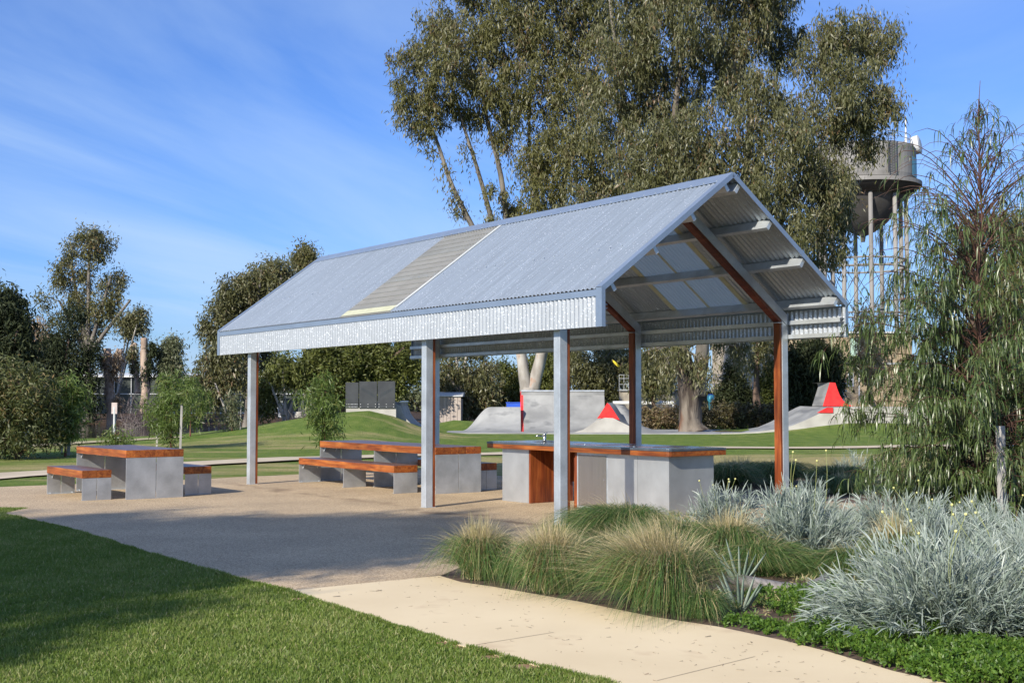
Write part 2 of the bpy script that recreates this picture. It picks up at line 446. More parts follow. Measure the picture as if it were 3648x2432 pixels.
M['weep_leaf'] = leafmat('weeping_leaves', [(.034,.058,.016),(.065,.10,.028),(.105,.145,.045),(.16,.195,.08)], trans=.25, rough=.35, spec=.5)
M['dry_leaf'] = leafmat('dry_leaves', [(.22,.14,.08),(.34,.25,.16),(.42,.32,.22)], trans=.2)
M['hedge_leaf'] = leafmat('hedge_leaves', [(.08,.055,.03),(.16,.11,.06),(.12,.12,.04)], trans=.15)
M['tussock'] = leafmat('tussock_blades', [(.04,.085,.03),(.065,.13,.035),(.115,.19,.045),(.24,.25,.09),(.46,.37,.20),(.60,.50,.31)], trans=.3, rough=.45)
M['silver'] = leafmat('silver_leaves', [(.08,.12,.07),(.17,.215,.165),(.30,.34,.30),(.46,.50,.475)], trans=.10, rough=.45)
M['cover'] = leafmat('bright_weeds', [(.03,.07,.010),(.06,.125,.016),(.11,.195,.025),(.18,.25,.05)], trans=.35, rough=.45)
M['lawnblade'] = leafmat('lawn_blades', [(.06,.105,.015),(.115,.175,.024),(.19,.24,.05),(.37,.34,.15)], trans=.35, rough=.5)
M['flax'] = leafmat('flax_leaves', [(.12,.17,.13),(.20,.26,.20),(.28,.32,.26)], trans=.1, rough=.4)
M['stalk'] = mat('yellow_green_stalk', (.22,.25,.08), (.32,.34,.12), 6, rough=.7)
M['ball'] = mat('yellow_flower_ball', (.50,.47,.16), (.62,.58,.25), 30, rough=.9)
M['debris'] = leafmat('leaf_litter', [(.10,.075,.05),(.20,.145,.10),(.32,.22,.14)], trans=0, rough=.9)
M['redflower'] = mat('red_petals', (.55,.02,.02), (.65,.05,.03), 4, rough=.6)

# ---------------------------------------------------------------- the ground
SH_YAW = 2.1907
SHELTER_LOC = (0.5747, 14.997, 0.0)
shelter = empty('picnic_shelter', SHELTER_LOC, SH_YAW - math.pi/2,
                'galvanised picnic shelter with corrugated gable roof on timber-lined steel columns', 'shelter')
_U = np.array([math.cos(SH_YAW), math.sin(SH_YAW)]); _V = np.array([_U[1], -_U[0]])
def S2(v, u): return np.array(SHELTER_LOC[:2]) + _V*v + _U*u

def sm(a, b, x):
    t = np.clip((x-a)/(b-a), 0, 1); return t*t*(3-2*t)
def height(x, y):
    x = np.asarray(x, float); y = np.asarray(y, float)
    sx = np.where(x < -6, 5.0, 1.95); sy = np.where(y < 52, 6.5, 9)
    h = 1.08*np.exp(-((x+6)/sx)**2 - ((y-52)/sy)**2)
    h += .55*np.exp(-((x-.2-(-2.8))/1.6)**2 - ((y-64.5)/2.6)**2)*0.9
    h += .70*np.exp(-((x-15.5)/np.where(x<15.5,3.2,7))**2 - ((y-58.5)/5.0)**2)
    shore = 46.5 + np.clip(x+24, 0, 20)*.62
    inl = sm(0, 5, y-shore) * (1-sm(-5, 0, y-101)) * (1-sm(-13.5, -9.0, x))
    h = h*(1-inl) - 1.5*inl
    h += .35*sm(101, 106, y)*(1-sm(-13, -7, x))
    h += .03*np.sin(x*.7+1)*np.sin(y*.45)*sm(24, 34, y)
    return h

def ground_material():
    m, n, l, b = nt('mown_lawn')
    tc = n.new('ShaderNodeTexCoord')
    def noise(s, d=6, st=(1,1,1), r=.6):
        mp = n.new('ShaderNodeMapping'); mp.inputs['Scale'].default_value = st; l.new(tc.outputs['Object'], mp.inputs[0])
        q = n.new('ShaderNodeTexNoise'); q.inputs['Scale'].default_value = s; q.inputs['Detail'].default_value = d; q.inputs['Roughness'].default_value = r
        l.new(mp.outputs[0], q.inputs['Vector']); return q.outputs[0]
    def ramp(src, stops):
        cr = n.new('ShaderNodeValToRGB'); e = cr.color_ramp.elements
        e[0].position, e[0].color = stops[0][0], c4(stops[0][1]); e[1].position, e[1].color = stops[-1][0], c4(stops[-1][1])
        for p, c in stops[1:-1]:
            k = e.new(p); k.color = c4(c)
        l.new(src, cr.inputs[0]); return cr.outputs[0]
    def mixc(f, a, bb):
        mx = n.new('ShaderNodeMix'); mx.data_type = 'RGBA'; l.new(f, mx.inputs[0]); l.new(a, mx.inputs[6]); l.new(bb, mx.inputs[7]); return mx.outputs[2]
    def math_(op, a, bb, clamp=False):
        q = n.new('ShaderNodeMath'); q.operation = op; q.use_clamp = clamp
        for i, v in enumerate((a, bb)):
            if isinstance(v, (int, float)): q.inputs[i].default_value = v
            else: l.new(v, q.inputs[i])
        return q.outputs[0]
    green = ramp(noise(2.4, 8, (1,.35,1)), [(.32,(.06,.115,.015)),(.5,(.12,.18,.026)),(.68,(.20,.235,.055))])
    fine = ramp(noise(30, 4, (1,.5,1)), [(.3,(.075,.125,.018)),(.7,(.19,.235,.055))])
    gmix = n.new('ShaderNodeMix'); gmix.data_type = 'RGBA'; gmix.inputs[0].default_value = .4
    l.new(green, gmix.inputs[6]); l.new(fine, gmix.inputs[7])
    dry = ramp(noise(9, 6, (1,.4,1)), [(.3,(.33,.265,.115)),(.7,(.50,.385,.20))])
    at = n.new('ShaderNodeAttribute'); at.attribute_name = 'dry'
    f = math_('ADD', math_('MULTIPLY', math_('SUBTRACT', noise(.75, 6, (.35,1.1,1)), .5), 4.2), math_('SUBTRACT', math_('MULTIPLY', at.outputs['Fac'], 2.1), .35))
    f = math_('MULTIPLY', math_('MAXIMUM', f, 0, True), .75, True)
    c = mixc(f, gmix.outputs[2], dry)
    at2 = n.new('ShaderNodeAttribute'); at2.attribute_name = 'dirt'
    dirt = ramp(noise(1.3, 8), [(.3,(.022,.015,.010)),(.55,(.07,.044,.028)),(.75,(.16,.11,.07))])  # bare earth, its tones also darkened to paint in the bank's shade
    f2 = math_('MULTIPLY', math_('ADD', at2.outputs['Fac'], math_('MULTIPLY', math_('SUBTRACT', noise(1.2, 5), .5), .6)), 1.4, True)
    f2 = math_('SUBTRACT', f2, .25, True)
    c = mixc(math_('MULTIPLY', f2, 1.5, True), c, dirt)
    l.new(c, b.inputs['Base Color'])
    b.inputs['Roughness'].default_value = .85; b.inputs['Specular IOR Level'].default_value = .15
    bp = n.new('ShaderNodeBump'); bp.inputs['Distance'].default_value = .09
    l.new(noise(16, 6), bp.inputs['Height']); l.new(bp.outputs[0], b.inputs['Normal'])
    return m
M['lawn'] = ground_material()

xs = np.concatenate([np.linspace(-600, -75, 12), np.arange(-70, 60, 1.0), np.linspace(65, 600, 12)])
ys = np.concatenate([np.linspace(-120, -12, 6), np.arange(-8, 40, 2.0), np.arange(40, 112, .8), np.linspace(114, 900, 18)])
X, Y = np.meshgrid(xs, ys)
Z = height(X, Y)
V = np.stack([X, Y, Z], -1).reshape(-1, 3)
ny, nx = X.shape
i = (np.arange(ny-1)[:, None]*nx + np.arange(nx-1)[None]).ravel()
Q = np.stack([i, i+1, i+nx+1, i+nx], -1)
ground = fast_mesh('lawn', V, Q, M['lawn'], smooth=True, kind='structure')
dry = np.exp(-((Y-29.5-.18*X)/4.2)**2)*.85 * (1-sm(2, -6, X)*.35) + .45*np.exp(-((Y-41)/4)**2)*(X < -3) + .35*np.exp(-((X+3.4)/1.4)**2-((Y-51)/3)**2)*2
dirt = (sm(90, 96, Y)*(1-sm(-12, -6, X))) + (np.exp(-((X-8.5)/1.7)**2-((Y-58.6)/1.5)**2)*1.6) + sm(72, 80, Y)*.75 + sm(0, 3, -Z*2-.3)
for nm, a in (('dry', dry), ('dirt', np.clip(dirt, 0, 1))):
    at = ground.data.attributes.new(nm, 'FLOAT', 'POINT'); at.data.foreach_set('value', a.ravel().astype(np.float32))

# water
M['water'] = mat('brown_lake_water', (.020,.017,.010), (.03,.026,.016), .3, rough=.06, bump=.01, bscale=1.2, stretch=(.5,2,1), spec=.6)
w = MB(); w.quad((-120, 44, -.34), (-7.5, 44, -.34), (-7.5, 106, -.34), (-120, 106, -.34)); w.build('lake_water', M['water'], kind='structure')

# paved plaza, cream path, garden bed: sheets 6 mm and more over the lawn
def aggregate():
    m, n, l, b = nt('exposed_aggregate')
    tc = n.new('ShaderNodeTexCoord')
    def noise(s, d, st=(1,1,1), src=None):
        mp = n.new('ShaderNodeMapping'); mp.inputs['Scale'].default_value = st; l.new((src or tc).outputs['Object'], mp.inputs[0])
        q = n.new('ShaderNodeTexNoise'); q.inputs['Scale'].default_value = s; q.inputs['Detail'].default_value = d; l.new(mp.outputs[0], q.inputs['Vector']); return q.outputs[0]
    vo = n.new('ShaderNodeTexVoronoi'); vo.inputs['Scale'].default_value = 105; l.new(tc.outputs['Object'], vo.inputs['Vector'])
    sp = n.new('ShaderNodeSeparateColor'); l.new(vo.outputs['Color'], sp.inputs[0])
    cr = n.new('ShaderNodeValToRGB'); e = cr.color_ramp.elements
    e[0].position, e[0].color = 0, c4((.23,.16,.10)); e[1].position, e[1].color = 1, c4((.60,.47,.31))
    k = e.new(.5); k.color = c4((.43,.31,.185))
    l.new(sp.outputs[0], cr.inputs[0])
    big = n.new('ShaderNodeMapRange'); big.inputs[1].default_value = .3; big.inputs[2].default_value = .7; big.inputs[3].default_value = .84; big.inputs[4].default_value = 1.12
    l.new(noise(.8, 7), big.inputs[0])
    sc_ = n.new('ShaderNodeVectorMath'); sc_.operation = 'SCALE'; l.new(cr.outputs[0], sc_.inputs[0]); l.new(big.outputs[0], sc_.inputs['Scale'])
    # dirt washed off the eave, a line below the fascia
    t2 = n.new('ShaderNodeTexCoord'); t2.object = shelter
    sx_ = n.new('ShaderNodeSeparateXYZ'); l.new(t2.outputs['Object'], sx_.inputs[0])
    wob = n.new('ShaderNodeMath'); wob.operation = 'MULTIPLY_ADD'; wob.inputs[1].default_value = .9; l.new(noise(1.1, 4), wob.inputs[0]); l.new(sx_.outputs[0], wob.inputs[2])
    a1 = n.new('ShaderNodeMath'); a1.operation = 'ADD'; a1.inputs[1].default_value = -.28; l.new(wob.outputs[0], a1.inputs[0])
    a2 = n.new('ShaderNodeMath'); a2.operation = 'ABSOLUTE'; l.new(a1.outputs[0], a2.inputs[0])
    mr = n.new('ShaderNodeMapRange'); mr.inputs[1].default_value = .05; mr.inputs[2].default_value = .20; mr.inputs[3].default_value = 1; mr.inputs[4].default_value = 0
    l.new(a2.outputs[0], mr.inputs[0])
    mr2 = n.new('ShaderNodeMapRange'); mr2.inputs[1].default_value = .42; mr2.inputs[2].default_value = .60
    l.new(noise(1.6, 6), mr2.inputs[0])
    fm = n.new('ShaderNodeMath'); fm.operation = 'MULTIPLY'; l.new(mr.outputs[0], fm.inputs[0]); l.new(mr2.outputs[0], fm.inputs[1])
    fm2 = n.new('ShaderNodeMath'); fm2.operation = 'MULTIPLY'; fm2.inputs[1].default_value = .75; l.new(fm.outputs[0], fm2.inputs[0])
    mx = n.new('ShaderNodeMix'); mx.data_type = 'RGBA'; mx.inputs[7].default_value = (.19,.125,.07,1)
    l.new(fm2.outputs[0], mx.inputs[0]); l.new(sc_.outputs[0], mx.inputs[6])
    l.new(mx.outputs[2], b.inputs['Base Color']); b.inputs['Roughness'].default_value = .8
    bp = n.new('ShaderNodeBump'); bp.inputs['Distance'].default_value = .003; l.new(vo.outputs['Distance'], bp.inputs['Height']); l.new(bp.outputs[0], b.inputs['Normal'])
    return m
M['aggregate'] = aggregate()
M['path'] = mat('cream_concrete', (.60,.475,.30), (.67,.54,.35), 1.1, rough=.8, bump=.001, bscale=160, detail=8, lo=.3, hi=.7,
                spots=(2.2,.63,(.53,.40,.25),(1,1,1)))
M['far_path'] = mat('far_path_concrete', (.42,.34,.24), (.52,.43,.31), 1.1, rough=.85)
M['soil'] = mat('bed_mulch', (.035,.022,.015), (.14,.09,.06), 9, rough=.95, bump=.02, bscale=30)

def sheet(name, pts, z, m, t=.03):
    mb = MB(); mb.prism([(p[0], p[1]) for p in pts], 2, z-t, z)
    return mb.build(name, m, kind='structure')
edge_px = [(0,1182),(150,1215),(300,1262),(440,1305),(560,1337),(660,1360)]
edge2_px = [(660,1360),(740,1390),(850,1425),(1000,1470),(1150,1512),(1280,1545),(1370,1568)]
bed_px = [(1010,1325),(1060,1340),(1130,1350),(1330,1385),(1500,1420),(1650,1443),(1800,1475),(1900,1500),(2050,1545),(2150,1568)]
lawn_edge = [GD(*p)[:2] for p in edge_px]; lawn_edge2 = [GD(*p)[:2] for p in edge2_px]; bed_edge = [GD(*p)[:2] for p in bed_px]
plaza = [S2(-5.2, 10.95), np.array(lawn_edge[0]) + (-3.2, 4.2)] + lawn_edge + [bed_edge[0], GD(1090,1290)[:2], GD(1240,1235)[:2], S2(.35,-.62), S2(5.5,-.7), S2(5.5,1.6), S2(5.0,11.2), S2(2.1,11.3), S2(.9,11.25), S2(0,11.0)]
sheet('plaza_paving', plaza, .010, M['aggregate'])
pathpoly = lawn_edge2 + [lawn_edge2[-1] + np.array((1.3,-2.6)), bed_edge[-1] + np.array((1.6,-2.6))] + bed_edge[::-1]
sheet('cream_path', pathpoly, .014, M['path'])
bedpoly = [p + 0 for p in bed_edge] + [bed_edge[-1] + np.array((1.6,-2.6)), np.array((9.0,5.0)), np.array((13.0,16.0)), np.array((9.5,25.0)), GD(1660,1090)[:2]+(0,.5), S2(5.5,3.4), S2(5.5,-.7), S2(.35,-.62), GD(1240,1235)[:2], GD(1090,1290)[:2]]
sheet('garden_bed', bedpoly, .006, M['soil'])
# joints sawn in the cream path: thin dark strips lying on it
jm = mat('sawn_joint', (.32,.25,.17), (.40,.32,.22), 6, rough=.9)
mb = MB()
for a, b in (((1500+420/2.138, 1700+1290/2.138), (1500+1010/2.138, 1700+1195/2.138)), ((1500+1800/2.138, 1700+1565/2.138), (2500+380/2.005, 1650+1395/2.005))):
    p, q = G(*a), G(*b); d = (q-p)/np.linalg.norm(q-p); s_ = np.array((-d[1], d[0], 0))*.004
    mb.quad(*( (r[0], r[1], .0155) for r in (p-s_, q-s_, q+s_, p+s_)))
mb.build('path_joint', jm, kind='structure')
# far footpath behind the lawn
def strip_path(name, pts, wdt, z, m):
    c = np.array([G(*p)[:2] for p in pts])
    t = np.gradient(c, axis=0); t /= np.linalg.norm(t, axis=1)[:, None]; nn = np.stack([-t[:,1], t[:,0]], -1)
    cc = []
    for k in range(len(c)-1):
        for f in np.linspace(0, 1, 14, endpoint=False): cc.append((c[k]*(1-f)+c[k+1]*f, nn[k]*(1-f)+nn[k+1]*f))
    cc.append((c[-1], nn[-1]))
    P = []
    for s_ in (-.5, .5):
        P.append([(a[0]+b[0]*wdt*s_, a[1]+b[1]*wdt*s_, float(max(height(*(a+b*wdt*k)) for k in (-.5,0,.5)))+z) for a, b in cc])
    mb = MB(); mb.grid(P); return mb.build(name, m, kind='structure')
strip_path('far_path', [(-900,1775),(-300,1724),(0,1697),(264,1681),(700,1655),(870,1647),(1070,1634),(1440,1623),(1780,1619),(2100,1608),(2606,1597),(3240,1592),(3900,1588)], 1.5, .03, M['far_path'])
strip_path('lakeside_path', [(-600,1630),(-100,1600),(190,1585),(330,1577),(480,1570),(640,1567)], 1.2, .03, mat('worn_track', (.30,.26,.14), (.40,.33,.20), 3, rough=.9))

bm_ = mat('bare_red_soil', (.20,.105,.055), (.34,.20,.12), 14, rough=.95, bump=.004, bscale=60)
BARE = []
for k, (px, py, R_) in enumerate(((1085,1487,.075),(1150,1512,.06),(1225,1533,.09),(700,1377,.05),(1040,1478,.04))):
    c = GD(px, py); a = np.linspace(0, 2*math.pi, 15)[:-1]; rr_ = R_*(.7+.5*rng.random(14)); BARE.append((c[0], c[1], R_))
    pts = [(c[0]+math.cos(t)*q*1.5-.05, c[1]+math.sin(t)*q*.9) for t, q in zip(a, rr_)]
    mb = MB(); mb.prism(pts, 2, .002, .009); mb.build('bare_soil', bm_, kind='structure')

# ---------------------------------------------------------------- the shelter (local x = across, local y = along, away to the left)
A_, B_, WD_, OV, E1, E2, ZB, ZT, ZR = 3.057, 5.979, 3.992, .111, .922, 1.197, 2.348, 2.779, 4.303
UL, UR = A_ + B_ + E2, -E1
SL = (ZR - ZT) / (WD_/2 + OV)          # roof slope
TH = math.atan(SL); CT, ST = math.cos(TH), math.sin(TH)
def roof_z(v, d=0.0):                   # height of the plane d below the sheeting
    vv = v if v <= WD_/2 else WD_ - v
    return ZT + (vv + OV)*SL - d/CT
UWID = .125
for u0 in (0, A_, A_ + B_):
    for side in (0, 1):
        mx_ = (lambda v: v) if side == 0 else (lambda v: WD_ - v)
        col = MB()   # channel open to the timber: web and two flanges
        P_ = [(mx_(0), 0), (mx_(.115), 0), (mx_(.115), roof_z(.115, .27)), (mx_(0), roof_z(0, .27))]
        col.prism(P_, 1, u0, u0+UWID)
        col.build('column', M['galv'], shelter, bevel=.006)
        tim = MB(); tim.prism([(mx_(.119), .012), (mx_(.157), .012), (mx_(.157), roof_z(.157, .32)), (mx_(.119), roof_z(.119, .32))], 1, u0+.004, u0+UWID-.004)
        tim.build('column_timber', M['wood_v'], shelter, bevel=.004)
        rf = MB(); rf.prism([(mx_(.002), roof_z(.002, .143)), (mx_(.002), roof_z(.002, .265)), (mx_(WD_/2-.002), roof_z(WD_/2-.002, .265)), (mx_(WD_/2-.002), roof_z(WD_/2-.002, .143))], 1, u0, u0+UWID)
        rf.build('rafter', M['galv'], shelter, bevel=.005)
        rt = MB(); rt.prism([(mx_(.119), roof_z(.119, .269)), (mx_(.119), roof_z(.119, .315)), (mx_(WD_/2-.003), roof_z(WD_/2-.003, .315)), (mx_(WD_/2-.003), roof_z(WD_/2-.003, .269))], 1, u0+.004, u0+UWID-.004)
        rt.build('rafter_timber', wood('rafter_hardwood', (.10,.022,.010), (.16,.035,.014), (.22,.06,.022)) if (u0 == 0 and side == 0) else bpy.data.materials['rafter_hardwood'], shelter, bevel=.003)
        hp = MB(); hp.box(mx_(.10), mx_(.215), u0-.012, u0+UWID+.012, roof_z(.157, .32)-.010, roof_z(.157, .32)-.002)
        hp.build('haunch_plate', M['galv'], shelter)
        bp_ = MB(); bp_.box(mx_(-.0), mx_(.16), u0-.01, u0+UWID+.01, .011, .019); bp_.build('base_plate', M['galv'], shelter)
# purlins: C sections
slope_len = math.hypot(WD_/2 + OV, ZR - ZT)
def chan(L, depth=.135, fl=.05, t=.004, lip=.015):
    mb = MB()
    mb.box(0, t, 0, L, -depth, 0); mb.box(t, fl, 0, L, -t, 0); mb.box(t, fl, 0, L, -depth, -depth+t)
    mb.box(fl-t, fl, 0, L, -lip, -t); mb.box(fl-t, fl, 0, L, -depth+t, -depth+lip)
    return mb
pur = chan(UL-UR-.03).build('purlin', M['galv'], shelter)
first = True
for side in (0, 1):
    for s_ in (.06, .37, .66, .93):
        o = pur if first else link_copy(pur, shelter); first = False
        v = -OV + s_*slope_len*CT - .02*ST; z = ZT + s_*slope_len*ST - .012
        if side == 0: o.location = (v, UR+.015, z); o.rotation_euler = (0, -TH, 0)
        else: o.location = (WD_-v-.045*CT, UR+.015, z+.045*ST); o.rotation_euler = (0, TH, 0)
capm = MB().box(.0, .05, -.003, .0, -.135, 0).build('purlin_cap', M['galv'], pur)
for ch in list(shelter.children):
    if ch.name.startswith('purlin') and ch != pur: link_copy(capm, ch)
# girts carrying the fascia
gt = chan(UL-UR-.05, .055, .085).build('girt', M['galv'], shelter)
gt.location = (-OV+.014, UR+.02, ZB+.075)
for side in (0, 1):
    for zz in (ZB+.062, ZB+.255):
        o = gt if (side == 0 and zz < ZB+.1) else link_copy(gt, shelter)
        o.location = (-OV+.014 if side == 0 else WD_+OV-.014-.085, UR+.02, zz)
# corrugated sheets
def corr(width, length, n, amp=.0115, seg=8, lap=0.0):
    # local x across the corrugations, y along; z = wave
    m_ = n*seg + 1
    x = np.linspace(0, width + lap, m_); ph = x/width*n*2*math.pi
    z = amp*np.cos(ph)
    V = np.concatenate([np.stack([x, np.zeros(m_), z], -1), np.stack([x, np.full(m_, length), z], -1)])
    i = np.arange(m_-1); Q = np.stack([i, i+1, i+1+m_, i+m_], -1)
    return V, Q
bounds_s = (list(np.linspace(UR, 3.85, 7)) + [4.625, 5.40] + list(np.linspace(5.40, UL, 7)[1:]), [UR, (UR+.75)/2, .75, 1.5, 2.25] + list(np.linspace(2.25, UL, 11)[1:]))
meshes = {}
fh = ZT - ZB - .035
for side, k in [(0, q) for q in range(14)] + [(1, q) for q in range(14)]:
    bounds = bounds_s[side]
    w_ = bounds[k+1] - bounds[k]; clear = k in ((6, 7), (2, 3))[side]; key = (round(w_, 3), clear)
    if key not in meshes:
        Vr, Qr = corr(w_, slope_len - .03, 10)
        o = fast_mesh('roof_sheet', Vr, Qr, M['poly'] if clear else M['roof'], smooth=True); mr_ = o.data
        Vf, Qf = corr(w_, fh, 10, .0135)
        o2 = fast_mesh('fascia_sheet', Vf, Qf, M['fascia'], smooth=True); mf_ = o2.data
        bpy.data.objects.remove(o); bpy.data.objects.remove(o2)
        meshes[key] = (mr_, mf_)
    if True:
        o = bpy.data.objects.new('skylight_sheet' if clear else 'roof_sheet', meshes[key][0]); COL.objects.link(o); o.parent = shelter
        # basis: local x -> shelter y, local y -> up the slope, local z -> outward
        if side == 0:
            up = Vector((CT, 0, ST)); out = Vector((-ST, 0, CT)); org = Vector((-OV-.01*CT+.0, bounds[k], ZT-.01*ST)) + out*.009
        else:
            up = Vector((-CT, 0, ST)); out = Vector((ST, 0, CT)); org = Vector((WD_+OV+.01*CT, bounds[k], ZT-.01*ST)) + out*.009
        Mx = Matrix((Vector((0,1,0)), up, out)).transposed().to_4x4()
        Mx.translation = org; o.matrix_basis = Mx
        f_ = bpy.data.objects.new('fascia_sheet', meshes[(round(w_,3), clear)][1]); COL.objects.link(f_); f_.parent = shelter
        sg = -1 if side == 0 else 1
        Mx = Matrix((Vector((0,1,0)), Vector((0,0,1)), Vector((sg,0,0)))).transposed().to_4x4()
        Mx.translation = Vector((-OV-.001 if side == 0 else WD_+OV+.001, bounds[k], ZB)); f_.matrix_basis = Mx
# cream closure under each clear sheet on the near slope, raised purlin lines of the clear sheet
cl = MB()
for a, b in ((0.0, .16),):
    z0 = .022
    p = lambda s_, u: (-OV + s_*CT - z0*ST, u, ZT + s_*ST + z0*CT)
    cl.quad(p(a+.01, 3.86), p(b, 3.86), p(b, 5.39), p(a+.01, 5.39))
cl.build('eave_closure', M['polyflash'], shelter)
for s_ in [.17 + .155*i for i in range(15)]:
    r_ = MB(); p = lambda d, u, h: (-OV + (s_+d)*CT - h*ST, u, ZT + (s_+d)*ST + h*CT)
    r_.hexa([p(0,3.88,.014), p(.012,3.88,.014), p(.012,5.38,.014), p(0,5.38,.014), p(0,3.88,.021), p(.012,3.88,.021), p(.012,5.38,.021), p(0,5.38,.021)])
    r_.build('skylight_rib', M['poly'], shelter)
for uu in (.76, 1.5, 2.24):
    r_ = MB(); p = lambda s_, u, h: (WD_ + OV - s_*CT + h*ST, u, ZT + s_*ST + h*CT)
    L_ = slope_len-.1; w2 = .05 if uu != 1.5 else .022
    r_.hexa([p(.1,uu-w2,-.006), p(L_,uu-w2,-.006), p(L_,uu+w2,-.006), p(.1,uu+w2,-.006), p(.1,uu-w2,-.001), p(L_,uu-w2,-.001), p(L_,uu+w2,-.001), p(.1,uu+w2,-.001)])
    r_.build('skylight_flashing', M['polyflash'], shelter)
# side flashing of the clear sheets
for uu in (3.85,):
    r_ = MB(); p = lambda s_, u, h: (-OV + s_*CT - h*ST, u, ZT + s_*ST + h*CT)
    L_ = slope_len-.1
    r_.hexa([p(.1,uu-.05,.018), p(L_,uu-.05,.018), p(L_,uu+.02,.018), p(.1,uu+.02,.018), p(.1,uu-.05,.023), p(L_,uu-.05,.023), p(L_,uu+.02,.023), p(.1,uu+.02,.023)])
    r_.build('skylight_flashing', mat('grey_flashing', (.42,.43,.42), (.5,.51,.5), 3, rough=.5), shelter)
# ridge cap, barge, eave and corner flashings
for side in (0, 1):
    sg = 1 if side == 0 else -1; cx = WD_/2
    rc = MB(); t0 = .022
    pts = lambda s_, h: (cx - sg*(s_*CT) - sg*h*ST, ZR - s_*ST + h*CT)
    rc.prism([pts(0, t0), pts(0, t0+.003), pts(.21, t0+.003), pts(.21, t0)], 1, UR-.02, UL+.02); rc.build('ridge_cap', M['flash'], shelter)
    for uu, d in ((UR, -1), (UL, 1)):
        bg = MB()
        q = lambda s_, h: (cx - sg*(s_*CT) - sg*h*ST, ZR - s_*ST + h*CT)
        bg.prism([q(0, .024), q(0, .028), q(slope_len+.01, .028), q(slope_len+.01, .024)], 1, uu-(.022 if d < 0 else .075), uu+(.075 if d < 0 else .022))
        bg.prism([q(0, .024), q(slope_len+.01, .024), q(slope_len+.01, -.035), q(0, -.035)], 1, uu-(.022 if d < 0 else -.018), uu-(.018 if d < 0 else -.022))
        bg.build('barge_flashing', M['flash'], shelter)
    xe = -OV if side == 0 else WD_+OV
    ef = MB(); ef.box(xe - sg*.016, xe - sg*.013, UR-.01, UL+.01, ZT-.085, ZT-.012); ef.build('eave_flashing', M['flash'], shelter)
    bt = MB(); bt.box(xe - sg*.012, xe + sg*.03, UR, UL, ZB-.006, ZB-.002); bt.build('fascia_bottom_trim', M['galv'], shelter)
    for uu, d in ((UR, 1), (UL, -1)):
        ce = MB()
        ce.box(xe - sg*.020, xe - sg*.016, uu - d*.02, uu + d*.085, ZB-.008, ZT+.01)
        ce.box(xe - sg*.020, xe + sg*.035, uu - d*.024, uu - d*.020, ZB-.008, ZT+.01)
        ce.build('corner_flashing', M['flash'], shelter)
# roofing screws along the ridge cap and the eave, one bead of metal each
sc_ = MB(); 
for side in (0, 1):
    sg = 1 if side == 0 else -1
    for u in np.arange(UR+.1, UL-.1, .225):
        for s_ in (.19, slope_len-.08-.9, ):
            x_ = WD_/2 - sg*(s_*CT); z_ = ZR - s_*ST
            h = .032
            sc_.box(x_-sg*h*ST-.006, x_-sg*h*ST+.006, u-.006, u+.006, z_+h*CT-.008, z_+h*CT+.004)
sc_.build('roofing_screws', M['galv'], shelter, kind='stuff')

# ---------------------------------------------------------------- tables and benches
def make_slab(parent, w_, l_, ztop, nplank, splits=None, th=.115):
    gap = .003; pw = w_/nplank
    for i in range(nplank):
        p = MB(); p.box(i*pw+gap/2, (i+1)*pw-gap/2, 0, l_, ztop-th, ztop-.0035)
        side = p.build('plank', M['wood'], parent, bevel=.003)
        t = MB(); t.box(i*pw+gap/2+.003, (i+1)*pw-gap/2-.003, .003, l_-.003, ztop-.004, ztop)
        t.build('plank_top', M['wood_top'], side)
def make_legs(parent, w_, l_, h, us, split):
    for u in us:
        lg = MB(); g = .002; t = .012
        for a, b in ((0, w_*split-g), (w_*split+g, w_)) if split else ((0, w_),):
            lg.box(a+.004, b-.002, u, u+t, .012, h)
        o = lg.build('leg_panel', M['galv_dark'], parent, bevel=.002)
        k = MB()
        sgn = 1 if u < l_*.7 else -1
        for vv in np.linspace(.08, w_-.08, 4 if w_ > .6 else 2):
            k.prism([(u+(t if sgn > 0 else 0), h-.003), (u+(t if sgn > 0 else 0)+sgn*.07, h-.003), (u+(t if sgn > 0 else 0), h-.085)], 0, vv, vv+.006)
        k.build('gusset', M['galv'], o)
        f_ = MB(); f_.box(.01, w_-.01, u-(.0 if sgn > 0 else .045), u+t+(.045 if sgn > 0 else 0), .011, .017)
        for vv in (.05, w_-.05): f_.tube([(vv, u+t/2+sgn*.03, .017), (vv, u+t/2+sgn*.03, .036)], .011, 6)
        f_.build('foot_flange', M['galv'], o)
    st = MB(); st.box(.02, w_-.02, .02, l_-.02, h+.0005, h+.004); st.build('top_frame', M['galv_dark'], parent)
def seat(name, label, cat, group, v, u, w_, l_, ztop, nplank, us, split, rz=0.0):
    p = S2(v, u)
    t = empty(name, (p[0], p[1], 0), SH_YAW - math.pi/2 + rz, label, cat, group)
    make_slab(t, w_, l_, ztop, nplank); make_legs(t, w_, l_, ztop-.120, us, split)
    return t
GB, GT = 'hardwood and steel benches on the paving', 'hardwood and steel picnic tables'
seat('picnic_table', 'short orange timber picnic table with grey steel ends, in the open beside the leftmost bench', 'table', GT, -2.922, 6.92, .911, 2.286, .752, 6, (0, 2.27), .52, .0297)
seat('bench', 'leftmost bench, short orange timber seat on steel panels in the open', 'bench', GB, -3.52, 7.099, .446, 1.70, .457, 2, (0, 1.685), .5, .0297)
seat('bench', 'short bench mostly hidden behind the small picnic table, beside the left column', 'bench', GB, -1.876, 7.24, .446, 1.70, .457, 3, (0, 1.685), .5, .0297)
seat('picnic_table', 'long orange timber picnic table on three steel panels under the shelter roof', 'table', GT, 1.47, 5.15, .88, 4.06, .752, 6, (0, 2.0, 4.045), .5)
seat('bench', 'long orange timber bench in front of the long table under the roof', 'bench', GB, .975, 5.62, .446, 3.45, .457, 1, (0, 1.72, 3.435), 0)
